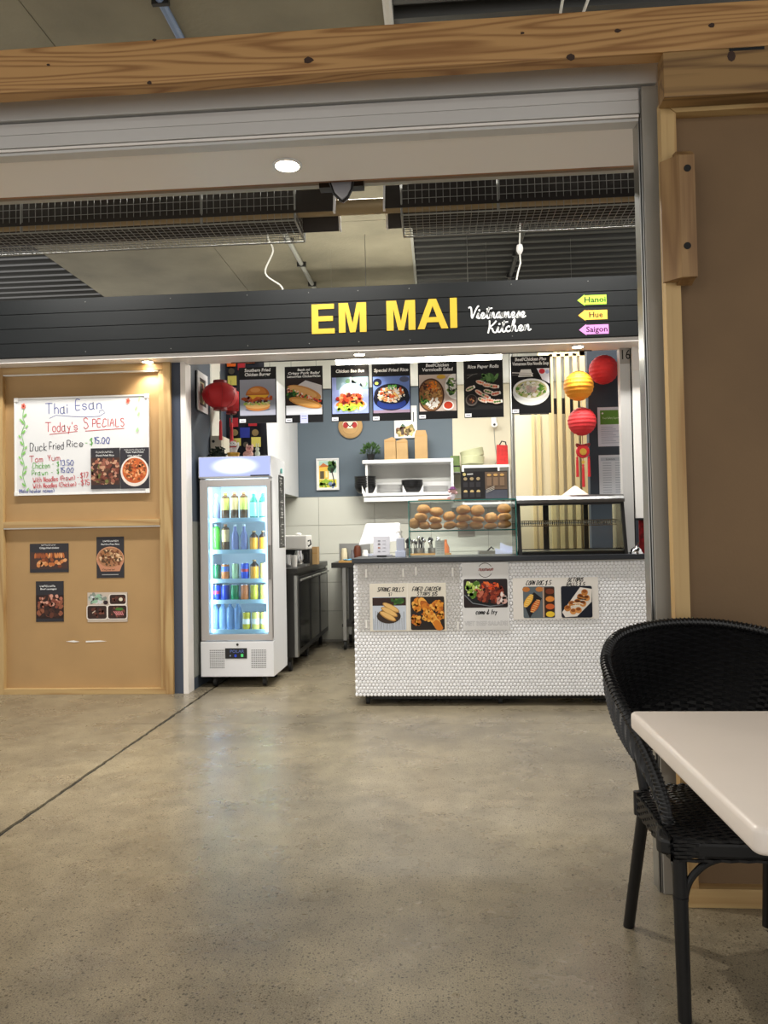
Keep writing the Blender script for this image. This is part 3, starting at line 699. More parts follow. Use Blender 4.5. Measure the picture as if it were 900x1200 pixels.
# =================================================================== POSTERS AND PRINT
WHITE, INK = (240, 240, 238), (16, 16, 18)
def art_burger(k, x0, x1, z0, z1):
    w, h = x1 - x0, z1 - z0; cx = (x0 + x1) / 2
    k.rect(x0, x1, z0, z1, (142, 146, 158)); k.rect(x0, x1, z0 + h * .46, z1, (152, 154, 166)); k.rect(x0, x1, z0, z0 + h * .15, (170, 172, 188))
    k.ell(cx, z0 + h * .16, w * .36, h * .05, (108, 108, 122))
    k.ell(cx, z0 + h * .24, w * .34, h * .12, (196, 128, 62)); k.ell(cx, z0 + h * .28, w * .35, h * .09, (226, 180, 110))
    k.blobs(40, cx, z0 + h * .33, w * .36, h * .04, [(170, 196, 90), (206, 216, 130), (232, 226, 180)], w * .015, w * .035)
    k.blobs(26, cx, z0 + h * .39, w * .34, h * .03, [(70, 34, 20), (100, 46, 26)], w * .015, w * .03)
    k.blobs(60, cx, z0 + h * .46, w * .43, h * .055, [(196, 84, 36), (166, 66, 28), (216, 112, 48)], w * .02, w * .045)
    k.poly([(cx - w * .3, z0 + h * .56), (cx + w * .34, z0 + h * .57), (cx + w * .22, z0 + h * .48), (cx - w * .02, z0 + h * .52), (cx - w * .14, z0 + h * .44), (cx - w * .2, z0 + h * .52)], (236, 180, 50))
    k.ell(cx, z0 + h * .56, w * .33, h * .25, (176, 98, 38), 24, a0=0, a1=180); k.ell(cx - w * .02, z0 + h * .60, w * .27, h * .19, (202, 124, 52), 24, a0=0, a1=180)
    k.ell(cx - w * .06, z0 + h * .70, w * .14, h * .06, (222, 154, 84))
def art_roll(k, x0, x1, z0, z1):
    w, h = x1 - x0, z1 - z0
    k.rect(x0, x1, z0, z1, (38, 24, 22)); k.rect(x0, x1, z0, z0 + h * .26, (206, 208, 214)); k.poly([(x0 + w * .3, z1 - h * .2), (x0 + w * .55, z1 - h * .05), (x1, z1 - h * .2), (x1, z0 + h * .4), (x0 + w * .4, z0 + h * .6)], (210, 206, 208))
    cx, cz = x0 + w * .5, z0 + h * .5; r = -0.32
    k.ell(cx, cz + h * .11, w * .50, h * .17, (198, 138, 74), 24, r); k.ell(cx - w * .04, cz + h * .14, w * .42, h * .11, (220, 168, 104), 24, r)
    for i in range(70):
        t = random.uniform(-.46, .46); k.ell(cx + w * t, cz - h * t * .42 + h * random.uniform(-.06, .07), w * .04, w * .026, random.choice([(196, 52, 40), (226, 90, 60), (236, 220, 200), (60, 110, 44), (110, 150, 60), (120, 60, 40), (240, 200, 180)]), 7, random.uniform(0, 3), .2, same=(i % 6 != 5))
    k.blobs(26, x0 + w * .16, z0 + h * .50, w * .13, h * .12, [(40, 92, 34), (70, 130, 48), (30, 60, 26)], w * .02, w * .05, clip=(x0, x1, z0, z1))
    k.ell(cx + w * .04, cz - h * .17, w * .47, h * .12, (204, 140, 66), 24, r * .8); k.ell(cx + w * .04, cz - h * .18, w * .40, h * .07, (226, 170, 96), 24, r * .8)
def art_bao(k, x0, x1, z0, z1):
    w, h = x1 - x0, z1 - z0; cx = (x0 + x1) / 2
    k.rect(x0, x1, z0, z1, (150, 164, 222)); k.rect(x0 + w * .12, x1, z1 - h * .34, z1, (120, 148, 160)); k.blobs(12, cx + w * .1, z1 - h * .18, w * .32, h * .1, [(96, 130, 96), (150, 172, 190), (128, 146, 140)], w * .05, w * .1, clip=(x0, x1, z0, z1))
    k.rect(x0 + w * .50, x0 + w * .54, z1 - h * .34, z1, (230, 236, 250))
    k.ell(cx, z0 + h * .22, w * .46, h * .2, (184, 196, 240)); k.ell(cx + w * .02, z0 + h * .58, w * .34, h * .26, (172, 198, 236)); k.ell(cx, z0 + h * .62, w * .28, h * .2, (190, 214, 244))
    k.blobs(60, cx, z0 + h * .26, w * .36, h * .13, [(236, 176, 50), (250, 210, 70), (190, 210, 70), (240, 140, 50)], w * .03, w * .06)
    k.blobs(70, cx, z0 + h * .40, w * .36, h * .12, [(206, 72, 40), (236, 120, 70), (250, 180, 120), (170, 40, 40), (120, 40, 30)], w * .025, w * .055)
    k.blobs(20, cx - w * .06, z0 + h * .15, w * .3, h * .06, [(150, 210, 70), (200, 220, 80)], w * .03, w * .05)
    k.ell(cx + w * .08, z0 + h * .33, w * .06, h * .025, (30, 30, 30))
def art_rice(k, x0, x1, z0, z1):
    w, h = x1 - x0, z1 - z0; cx = (x0 + x1) / 2
    k.rect(x0, x1, z0, z1, (112, 138, 206)); k.rect(x0, x1, z0, z0 + h * .08, (150, 130, 150))
    k.ell(x0 + w * .12, z1 - h * .16, w * .12, h * .11, (22, 26, 60)); k.ell(x0 + w * .10, z1 - h * .18, w * .05, h * .04, (190, 220, 90)); k.ell(x1 - w * .14, z1 - h * .09, w * .13, h * .08, (84, 92, 120))
    k.ell(cx, z0 + h * .40, w * .495, h * .34, (14, 18, 40), 28); k.ell(cx, z0 + h * .26, w * .40, h * .17, (32, 54, 128)); k.ell(cx, z0 + h * .52, w * .47, h * .28, (30, 30, 44), 28); k.ell(cx, z0 + h * .50, w * .43, h * .24, (16, 18, 34), 28)
    k.blobs(150, cx, z0 + h * .50, w * .37, h * .20, [(244, 236, 222), (250, 246, 240), (232, 214, 190), (236, 150, 90), (216, 92, 50), (240, 190, 110)], w * .016, w * .04)
    k.blobs(26, cx + w * .02, z0 + h * .70, w * .12, h * .06, [(70, 160, 60), (120, 200, 90), (240, 240, 230)], w * .015, w * .03)
def art_salad(k, x0, x1, z0, z1):
    w, h = x1 - x0, z1 - z0
    k.rect(x0, x1, z0, z1, (206, 188, 176)); c = (x0 + w * .32, z0 + h * .44); cl = (x0, x1, z0, z1)
    pts = lambda cx, cz, rx, rz, n=30: [(min(max(cx + rx * math.cos(a * 2 * PI / n), x0), x1), min(max(cz + rz * math.sin(a * 2 * PI / n), z0), z1)) for a in range(n)]
    k.poly(pts(c[0], c[1], w * .36, h * .46), (74, 44, 26)); k.poly(pts(c[0], c[1], w * .32, h * .42), (150, 104, 60))
    for (a, b, cols) in ((-.14, .18, [(90, 50, 30), (130, 76, 46), (70, 40, 28)]), (.05, .24, [(240, 140, 40), (226, 110, 40)]), (.15, .06, [(214, 160, 90), (160, 96, 50), (236, 190, 120)]), (-.18, -.1, [(60, 110, 40), (100, 150, 60), (40, 80, 34)]), (.04, -.22, [(246, 240, 230), (232, 226, 214)]), (-.02, .02, [(120, 60, 34), (200, 150, 90)])):
        k.blobs(34, c[0] + w * a, c[1] + h * b, w * .15, h * .15, cols, w * .014, w * .035, clip=cl)
    k.poly(pts(x0 + w * 1.0, z0 + h * .66, w * .30, h * .36), (240, 236, 230)); k.blobs(50, x0 + w * .9, z0 + h * .66, w * .16, h * .24, [(80, 120, 50), (130, 160, 80), (236, 232, 220), (50, 80, 40)], w * .02, w * .045, clip=cl)
    k.ell(x0 + w * .78, z0 + h * .14, w * .15, h * .13, (240, 238, 232)); k.ell(x0 + w * .78, z0 + h * .15, w * .12, h * .10, (186, 60, 34)); k.ell(x0 + w * .60, z0 + h * .93, w * .12, h * .06, (214, 170, 60))
def art_paper(k, x0, x1, z0, z1):
    w, h = x1 - x0, z1 - z0; cl = (x0, x1, z0, z1)
    k.rect(x0, x1, z0, z1, (30, 29, 28)); k.blobs(30, x0 + w * .65, z0 + h * .86, w * .22, h * .12, [(70, 110, 56), (40, 74, 36), (100, 140, 80)], w * .02, w * .05, 3, clip=cl)
    k.line([(x0 + w * .06, z1 - h * .06), (x0 + w * .34, z1 - h * .02)], w * .012, (120, 118, 116)); k.line([(x0 + w * .06, z1 - h * .14), (x0 + w * .22, z1 - h * .04)], w * .012, (120, 118, 116))
    def rollp(cx, cz, L, r, a):
        k.ell(cx, cz, L, r, (226, 196, 176), 16, a); k.ell(cx, cz, L * .85, r * .7, (240, 222, 206), 14, a)
        for t in (-.5, 0, .5): k.ell(cx + math.cos(a) * L * t, cz + math.sin(a) * L * t, r * .6, r * .45, random.choice([(226, 104, 70), (90, 130, 60), (240, 150, 110)]), 8, a)
        k.ell(cx + math.cos(a) * L * .9, cz + math.sin(a) * L * .9, r * .45, r * .8, (250, 240, 232), 10, a)
    for (a, b, t) in ((.42, .74, -.3), (.60, .66, -.15), (.78, .62, -.1), (.14, .58, .4), (.38, .46, -.6), (.62, .48, -.3), (.55, .36, -.5), (.46, .26, -.4), (.82, .42, .2), (.66, .24, -.2), (.86, .20, .1)): rollp(x0 + w * a, z0 + h * b, w * .13, h * .06, t)
    k.ell(x0 + w * .17, z0 + h * .26, w * .16, h * .16, (92, 84, 78)); k.ell(x0 + w * .17, z0 + h * .27, w * .13, h * .13, (40, 24, 18)); k.blobs(10, x0 + w * .17, z0 + h * .27, w * .07, h * .07, [(180, 130, 80), (120, 60, 40)], w * .01, w * .02)
def art_pho(k, x0, x1, z0, z1):
    w, h = x1 - x0, z1 - z0; cx = (x0 + x1) / 2
    k.rect(x0, x1, z0, z1, INK); k.poly([(x0 + w * .66, z1), (x1, z1), (x1, z1 - h * .42), (x0 + w * .8, z1 - h * .3)], (226, 226, 236)); k.ell(x0 + w * .80, z1 - h * .08, w * .08, h * .07, (206, 50, 60)); k.ell(x1 - w * .06, z1 - h * .1, w * .05, h * .05, (170, 180, 220))
    k.ell(cx, z0 + h * .36, w * .49, h * .36, (226, 228, 224), 28); k.ell(cx, z0 + h * .44, w * .48, h * .29, (246, 246, 242), 28); k.ell(cx, z0 + h * .44, w * .42, h * .235, (200, 196, 140), 28)
    k.blobs(90, cx, z0 + h * .43, w * .38, h * .2, [(240, 234, 214), (222, 214, 180), (130, 172, 70), (90, 140, 50), (246, 244, 236)], w * .016, w * .045)
    k.blobs(24, cx, z0 + h * .44, w * .14, h * .09, [(170, 96, 80), (206, 140, 120), (140, 70, 60)], w * .02, w * .045)
    for i in range(9):
        a = w * (.18 + .05 * i); k.line([(cx - a * .5, z0 + h * (.33 + .02 * i)), (cx, z0 + h * (.36 + .025 * i)), (cx + a * .4, z0 + h * (.34 + .02 * i))], w * .010, (250, 248, 240), same=True)
    k.poly([(x0 + w * .16, z1 - h * .22), (x0 + w * .56, z1 - h * .22), (x0 + w * .50, z1 - h * .02), (x0 + w * .24, z1 - h * .02)], (234, 232, 226)); k.line([(x0, z1 - h * .10), (x0 + w * .56, z1 - h * .14)], w * .03, (206, 200, 196)); k.line([(x0, z1 - h * .16), (x0 + w * .5, z1 - h * .19)], w * .02, (120, 116, 112))
def art_fry(k, x0, x1, z0, z1, cols, bg=(46, 42, 44), n=110, s=.05, foot=None):
    w, h = x1 - x0, z1 - z0; k.rect(x0, x1, z0, z1, bg)
    k.blobs(n, (x0 + x1) / 2, (z0 + z1) / 2, w * .5, h * .5, cols, w * s * .5, w * s, 2.0, clip=(x0, x1, z0, z1))
RAILY, RAILZ = 5.975, 2.600
def poster(px, py, pw_px, label, title, art, flat=0.0, tagx=0.0, note=False, subtitle=None):
    x, zt = P(px, py, 5.985); w, h = 0.303, 0.447
    o = empty('menu_poster', (x + w / 2, 5.985, zt - h), label, 'poster', 'food posters hanging under the sign')
    B(-w / 2, w / 2, 0, 0.004, 0, h).build('board', 'black_plastic', o)
    k = Ink(); k.rect(-w / 2, w / 2, 0, h, (14, 14, 17))
    n = len(title)
    for i, t in enumerate(title):
        sz = 0.036 if n < 3 else 0.026
        wd = min(w * 0.92, 0.0150 * len(t)) * (1.0 if n < 3 else .95)
        k.text(t, 0, h - (0.060 if n == 1 else 0.036) - i * (0.034 if n < 3 else .026), sz, WHITE, fit=wd, bold=0.03, shear=0.12)
    art(k, -w / 2 + 0.008 + flat, w / 2 - 0.008, 0.062, h - 0.098)
    k.build('print', o, (0, -0.0001, 0))
    Ink().rect(-w / 2 + 0.004, -w / 2 + 0.055, 0.006, 0.034, (226, 226, 232)).line([(-w / 2 + .014, .02), (-w / 2 + .045, .02)], .006, (120, 120, 130)).build('price_tag', o, (0, -0.0045, 0))
    if note: Ink().rect(-0.03, 0.03, -0.006, 0.078, (196, 200, 236)).line([(-.02, .05), (.02, .05)], .006, (120, 130, 190)).line([(-.02, .03), (.02, .03)], .004, (120, 130, 190)).build('note', o, (0, -0.0055, 0))
    for s in (-.33, .33):
        MB().tube([(w * s, 0.002, h - 0.004), (w * s, 0.002, 2.607 - (zt - h))], 0.0014, 4).build('hanging_string', 'black_plastic', o)
    return o
poster(279.5, 431, 45, 'hanging poster of a fried chicken burger on a grey backdrop', ['Southern Fried', 'Chicken Burger'], art_burger)
poster(333.5, 430, 45, 'hanging poster of a filled baguette, second from the left', ['Banh mi', 'Crispy Pork Belly/', 'Lemongrass Chicken/Vegan'], art_roll, note=True)
poster(387.5, 428.3, 45, 'hanging poster of a filled steamed bun on pale blue', ['Chicken Bao Bun'], art_bao)
poster(435.5, 427.2, 45, 'hanging poster of fried rice in a dark blue bowl', ['Special Fried Rice'], art_rice)
poster(489.5, 425, 45, 'hanging poster of a noodle salad bowl with red dip', ['Beef/Chicken', 'Vermicelli Salad'], art_salad)
poster(543, 423, 45, 'hanging poster of rice paper rolls on dark slate', ['Rice Paper Rolls'], art_paper)
poster(598.3, 418, 45, 'hanging poster of a white noodle soup bowl, rightmost', ['Beef/Chicken Pho', 'Vietnamese Rice Noodle Soup'], art_pho)
rl = empty('hanging_rail', (0, RAILY + 0.012, 2.606), 'thin dark rail under the sign carrying the posters', 'rail')
MB().tube([(-1.63, 0, 0), (1.2, 0, 0)], 0.004, 6).build('rod', 'dark_steel', rl)
for x in (-1.5, -0.6, 0.4, 1.1): B(x - .01, x + .01, -0.005, 0.005, 0, 0.006).build('rail_hook', 'steel', rl)

# whiteboard on the boarding
x0, z1 = P(17.3, 467, 5.93); x1, z0 = P(175.5, 577.5, 5.93)
WB = empty('whiteboard', (x0, 5.925, z0), 'white menu board with coloured handwriting on the boarded stall', 'whiteboard')
w, h = x1 - x0, z1 - z0
B(0, w, 0, 0.016, 0, h).build('board', 'white_gloss', WB, bevel=0.002)
for (a, b) in ((0, w), ):
    B(0, w, -0.005, 0.004, 0, 0.012).build('edge_trim', 'white_plastic', WB); B(0, w, -0.005, 0.004, h - 0.012, h).build('edge_trim', 'white_plastic', WB)
    B(0, 0.012, -0.005, 0.004, 0.012, h - 0.012).build('edge_trim', 'white_plastic', WB); B(w - 0.012, w, -0.005, 0.004, 0.012, h - 0.012).build('edge_trim', 'white_plastic', WB)
for cx, cz in ((0, 0), (w - .03, 0), (0, h - .03), (w - .03, h - .03)):
    B(cx - .002, cx + .032, -0.008, 0.002, cz - .002, cz + .032).build('corner_cap', 'white_plastic', WB, bevel=0.004)
k = Ink()
def wx(v): return (v - 38) / 838 * w          # columns / rows measured on an enlarged view of the board (38..876, 30..625)
def wz(v): return h - (v - 30) / 598 * h
BL, RD, GR, BK = (44, 66, 150), (196, 64, 72), (96, 176, 70), (40, 40, 54)
k.hand('Thai', wx(232), wz(133), 0.085, BL, 0.008, fit=wx(370) - wx(232)); k.hand('Esan', wx(424), wz(112), 0.080, BL, 0.008, fit=wx(582) - wx(424))
k.line([(wx(a), wz(b)) for a, b in ((258, 160), (300, 142), (400, 152), (500, 158), (570, 156), (606, 135), (592, 118), (570, 124), (572, 136))], 0.004, BL)
k.hand('Today', wx(232), wz(242), 0.075, RD, 0.0075, fit=wx(388) - wx(232)); k.hand("'s", wx(400), wz(236), 0.066, RD, 0.0075); k.hand('PECIALS', wx(528), wz(220), 0.062, RD, 0.0075, fit=wx(722) - wx(528)); k.hand('S', wx(472), wz(228), 0.084, RD, 0.0075)
k.line([(wx(258), wz(258)), (wx(434), wz(244))], 0.005, RD); k.line([(wx(482), wz(244)), (wx(724), wz(234))], 0.005, RD)
k.hand('Duck', wx(136), wz(357), 0.064, BK, 0.0062, fit=wx(240) - wx(136)); k.hand('Fried', wx(258), wz(350), 0.058, BK, 0.0062, fit=wx(345) - wx(258)); k.hand('Rice', wx(368), wz(338), 0.054, BK, 0.0062, fit=wx(466) - wx(368)); k.hand('-', wx(482), wz(330), .04, GR, .006)
k.hand('$', wx(510), wz(326), .05, GR, .007); k.hand('15.00', wx(538), wz(322), .05, BL, .007, fit=wx(634) - wx(538))
k.hand('Tom', wx(130), wz(425), .05, RD, .006, fit=wx(214) - wx(130)); k.hand('Yum', wx(246), wz(418), .046, RD, .006, fit=wx(322) - wx(246))
k.hand('Chicken', wx(150), wz(464), .046, GR, .0055, fit=wx(258) - wx(150)); k.hand('-', wx(274), wz(450), .03, GR, .005); k.hand('$', wx(304), wz(452), .036, GR, .006); k.hand('13.50', wx(326), wz(450), .042, BL, .0065, fit=wx(408) - wx(326))
k.hand('Prawn', wx(148), wz(506), .042, GR, .0055, fit=wx(246) - wx(148)); k.hand('-', wx(268), wz(500), .03, GR, .005); k.hand('$', wx(304), wz(497), .036, GR, .006); k.hand('15.00', wx(328), wz(494), .040, BL, .0065, fit=wx(408) - wx(328))
k.hand('With Noodles (Prawn) -', wx(154), wz(550), .040, RD, .0055, fit=wx(440) - wx(154), rise=0.04); k.hand('$17', wx(450), wz(528), .042, RD, .0065, fit=wx(498) - wx(450))
k.hand('With Noodles (Chicken) -', wx(154), wz(586), .038, RD, .0055, fit=wx(446) - wx(154), rise=0.03); k.hand('$15', wx(454), wz(572), .042, RD, .0065, fit=wx(506) - wx(454))
k.hand('(Make hawker names)', wx(66), wz(612), .030, BL, .0048, fit=wx(286) - wx(66))
for (vx, seq) in ((90, ((98, 100), (92, 150), (104, 190), (84, 250), (98, 320), (84, 380), (98, 440), (90, 500), (110, 575))),):
    k.line([(p.x, p.y) for p in curve([(wx(a), wz(b)) for a, b in seq], 6)], 0.0045, GR)
    for i, (a, b) in enumerate(seq[1:]):
        s = -1 if i % 2 else 1
        k.ell(wx(a + 14 * s), wz(b - 12), .020, .008, (132, 196, 100), 10, 0.9 * s); k.ell(wx(a - 12 * s), wz(b + 16), .016, .007, (150, 206, 120), 10, -0.9 * s)
for (a, b) in ((97, 80), (750, 68)):
    for i in range(5): k.ell(wx(a) + .011 * math.cos(i * 1.256), wz(b) + .014 * math.sin(i * 1.256), .009, .009, (236, 120, 100), 8, same=True)
    k.k += 1; k.ell(wx(a), wz(b), .007, .009, (140, 40, 40), 8)
for (a, b) in ((820, 60), (800, 115), (815, 150), (806, 245)): k.ell(wx(a), wz(b), .020, .008, (170, 216, 150), 10, 1.2)
k.build('print', WB, (0, -0.0005, 0))
def sheet(name, px0, py0, px1, py1, Y, label, art, group=None, cat='poster', thick=0.0015, bg=None):
    x0, z1 = P(px0, py0, Y); x1, z0 = P(px1, py1, Y)
    o = empty(name, (x0, Y, z0), label, cat, group)
    B(0, x1 - x0, 0, thick, 0, z1 - z0).build('paper', mat('poster_grey', (52, 50, 52), 0.4) if bg is None else bg, o)
    k = Ink(); art(k, x1 - x0, z1 - z0); k.build('print', o, (0, -0.0002, 0))
    return o
RB = [(150, 92, 74), (116, 62, 48), (186, 130, 110), (90, 60, 44), (196, 150, 120), (110, 110, 60), (70, 44, 36)]
def a_duck(k, w, h):
    k.rect(0, w, 0, h, (50, 48, 52)); art_fry(k, 0, w, h * .10, h * .76, RB, (70, 46, 38), 130, .07)
    k.text('Duck Fried Rice', w / 2, h * .80, h * .06, WHITE, fit=w * .62, bold=.01); k.hand('nuwauwnau', w * .18, h * .88, h * .07, WHITE, .0025, fit=w * .6)
def a_tom(k, w, h):
    k.rect(0, w, 0, h, (50, 48, 54)); k.text('Tom Yum Fried', w / 2, h * .87, h * .06, WHITE, fit=w * .62, bold=.01); k.text('with noodles', w / 2, h * .79, h * .05, WHITE, fit=w * .5, bold=.01); k.hand('nauwnuauwnu', w * .15, h * .93, h * .055, WHITE, .002, fit=w * .7)
    k.ell(w * .5, h * .42, w * .49, h * .37, (232, 220, 210), 28); k.ell(w * .5, h * .44, w * .43, h * .31, (196, 98, 50), 28)
    k.blobs(90, w * .5, h * .46, w * .36, h * .25, [(214, 116, 60), (236, 170, 120), (176, 70, 36), (130, 70, 40), (220, 140, 80), (90, 60, 30)], w * .02, w * .05)
sheet('menu_print', 106.3, 525.5, 140.5, 572.5, 5.917, 'printed photo of fried rice stuck on the whiteboard', a_duck, 'food prints on the boarded stall')
sheet('menu_print', 140.8, 525, 175, 572, 5.917, 'printed photo of an orange soup bowl stuck on the whiteboard', a_tom, 'food prints on the boarded stall')
OC = [(206, 132, 76), (186, 106, 56), (226, 164, 110), (150, 80, 44), (116, 60, 34)]
def a_calamari(k, w, h):
    k.rect(0, w, 0, h, (48, 46, 50)); k.rect(w * .02, w * .98, h * .12, h * .70, (70, 50, 44)); k.text('Crispy fried chicken', w / 2, h * .82, h * .09, WHITE, fit=w * .5, bold=.012); k.hand('wnuauw', w * .3, h * .93, h * .06, WHITE, .003, fit=w * .36)
    for i in range(15): k.ell(w * (.14 + .052 * i), h * .58, w * .026, h * .10, random.choice(OC), 10, random.uniform(-.3, .3), same=(i % 3 != 2))
    for i in range(24): k.ell(w * random.uniform(.08, .92), h * random.uniform(.18, .46), w * .055, h * .06, random.choice(OC), 10, random.uniform(-.9, .9), .15, same=(i % 3 != 2))
def a_noodle(k, w, h):
    k.rect(0, w, 0, h, (48, 46, 50)); k.text('Pad Kra Prao Rice', w / 2, h * .80, h * .055, WHITE, fit=w * .66, bold=.01); k.hand('uwnauwnan', w * .24, h * .88, h * .055, WHITE, .003, fit=w * .55)
    k.ell(w * .5, h * .46, w * .50, h * .30, (206, 150, 116), 28); k.poly([(0, h * .44), (w, h * .44), (w * .84, h * .16), (w * .16, h * .16)], (196, 136, 104)); k.ell(w * .5, h * .50, w * .46, h * .24, (170, 120, 84), 28)
    k.blobs(120, w * .5, h * .50, w * .40, h * .20, [(206, 166, 120), (166, 112, 70), (120, 72, 46), (90, 66, 44), (226, 190, 150)], w * .02, w * .05); k.hand('nuww', w * .22, h * .19, h * .05, (70, 40, 30), .004, fit=w * .44); k.line([(w * .2, h * .08), (w * .8, h * .08)], h * .018, (170, 168, 166))
def a_balls(k, w, h):
    k.rect(0, w, 0, h, (46, 44, 48)); art_fry(k, 0, w, h * .08, h * .66, [(96, 54, 40), (70, 40, 30), (140, 84, 60), (50, 30, 24)], (40, 24, 20), 60, .11)
    k.blobs(26, w * .5, h * .5, w * .46, h * .16, [(170, 104, 84), (206, 150, 130), (130, 70, 54)], w * .03, w * .07, 1.2, clip=(0, w, 0, h)); k.text('Beef sausages', w * .46, h * .79, h * .06, WHITE, fit=w * .58, bold=.012); k.hand('uwnauwnu', w * .16, h * .86, h * .07, WHITE, .004, fit=w * .55)
def a_boxes(k, w, h):
    k.rect(0, w, 0, h, (196, 182, 168)); k.blobs(50, w * .24, h * .78, w * .20, h * .15, [(176, 184, 176), (150, 190, 160), (206, 206, 206), (130, 140, 130)], w * .02, w * .05, clip=(0, w, 0, h))
    for (cx, cz, a, b) in ((.76, .76, .20, .16), (.24, .33, .24, .22), (.75, .33, .23, .22)):
        k.rrect(w * (cx - a - .025), w * (cx + a + .025), h * (cz - b - .03), h * (cz + b + .03), w * .06, (226, 216, 206)); k.rrect(w * (cx - a), w * (cx + a), h * (cz - b), h * (cz + b), w * .05, (52, 34, 28))
        k.blobs(16, w * cx, h * cz, w * a * .7, h * b * .6, [(90, 50, 40), (120, 70, 56), (70, 44, 36)], w * .02, w * .05)
    for i in range(5): k.line([(w * (.66 + .05 * i), h * .36), (w * (.74 + .04 * i), h * .22)], w * .025, (206, 130, 130))
    k.ell(w * .80, h * .43, w * .10, h * .05, (70, 120, 50)); k.ell(w * .84, h * .76, w * .05, h * .06, (226, 216, 190)); k.line([(w * .12, h * .3), (w * .2, h * .38)], w * .02, (214, 190, 170)); k.ell(w * .46, h * .66, w * .06, h * .07, (50, 36, 40))
G4 = 'food prints on the boarded stall'
sheet('menu_print', 35, 637.3, 80.5, 670.5, 5.942, 'landscape food print of crisp orange strips low on the boarding', a_calamari, G4)
sheet('menu_print', 113, 629.3, 145.6, 677, 5.942, 'portrait food print of a pale noodle bowl low on the boarding', a_noodle, G4)
sheet('menu_print', 42, 681.3, 74.8, 728.5, 5.942, 'portrait food print of dark glazed meatballs low on the boarding', a_balls, G4)
sheet('menu_print', 102.5, 694.5, 149.5, 728.5, 5.942, 'food print of open takeaway boxes low on the boarding', a_boxes, G4)

# =================================================================== SERVICE COUNTER
CX0, CX1, CYF, CYB = -0.622, 1.437, 5.47, 6.02
ct = empty('service_counter', (CX0, CYF, 0), 'white mosaic service counter on castors with a dark top', 'counter')
cw = CX1 - CX0
B(0.008, cw - 0.008, 0.012, 0.53, 0.075, 1.012).build('carcass', 'mosaic_grout', ct)
B(-0.006, cw + 0.004, -0.02, 0.55, 1.016, 1.050).build('worktop', 'counter_top', ct, bevel=0.003)
B(0.10, cw - 0.06, 0.10, 0.40, 0.030, 0.074).build('plinth', 'black_plastic', ct)
tile_v = []; R_ = 0.0138; px_ = 0.0262; pz_ = 0.0227
mb = MB()
def dome(cx, cz, yb, n=8):
    vs = []
    for r, y in ((R_, 0.0), (R_ * 0.88, -0.0050), (R_ * 0.50, -0.0088)):
        for k in range(n): a = 2 * PI * (k + .5) / n; vs.append((cx + r * math.cos(a), yb + y, cz + r * math.sin(a)))
    fs = [tuple(2 * n + k for k in range(n))]
    for l in range(2):
        for k in range(n): fs.append((l * n + k, l * n + (k + 1) % n, (l + 1) * n + (k + 1) % n, (l + 1) * n + k))
    mb.add(vs, fs)
row = 0; z = 0.080
while z < 1.008:
    x = R_ + (px_ / 2 if row % 2 else 0)
    while x < cw - R_ * 0.4:
        dome(x, z, 0.010); x += px_
    row += 1; z += pz_
t_ = stuff(mb.build('mosaic_tiles', 'tile_mosaic', ct)); t_['label'] = 'small white pillowed mosaic tiles'
mb = MB()
row = 0; z = 0.080
while z < 1.008:
    y = 0.03 + (px_ / 2 if row % 2 else 0)
    while y < 0.52:
        for sx, xb in ((-1, 0.008), (1, cw - 0.008)):
            vs = []
            for r, d in ((R_, 0.0), (R_ * .97, .004), (R_ * .66, .0072)):
                for k in range(6): a = 2 * PI * (k + .5) / 6; vs.append((xb + sx * d, y + r * math.cos(a), z + r * math.sin(a)))
            mb.add(vs, [tuple(12 + k for k in range(6))] + [(l * 6 + k, l * 6 + (k + 1) % 6, l * 6 + 6 + (k + 1) % 6, l * 6 + 6 + k) for l in range(2) for k in range(6)])
        y += px_
    row += 1; z += pz_
stuff(mb.build('mosaic_tiles', 'tile_mosaic', ct))
def castor(parent, x, y, zt, r=0.035):
    c = MB().lathe([(r, -0.013), (r, 0.013)], 14, (x, y, r), 'x').build('castor', 'rubber', parent, True)
    MB().prism_x([(y - 0.012, r), (y + 0.012, r), (y + 0.026, zt), (y - 0.026, zt)], x - 0.017, x + 0.017).build('fork', 'dark_steel', c)
for x, y in ((0.085, 0.08), (cw - 0.085, 0.08), (0.085, 0.46), (cw - 0.085, 0.46), (cw / 2, .08)): castor(ct, x, y, 0.076, 0.028)
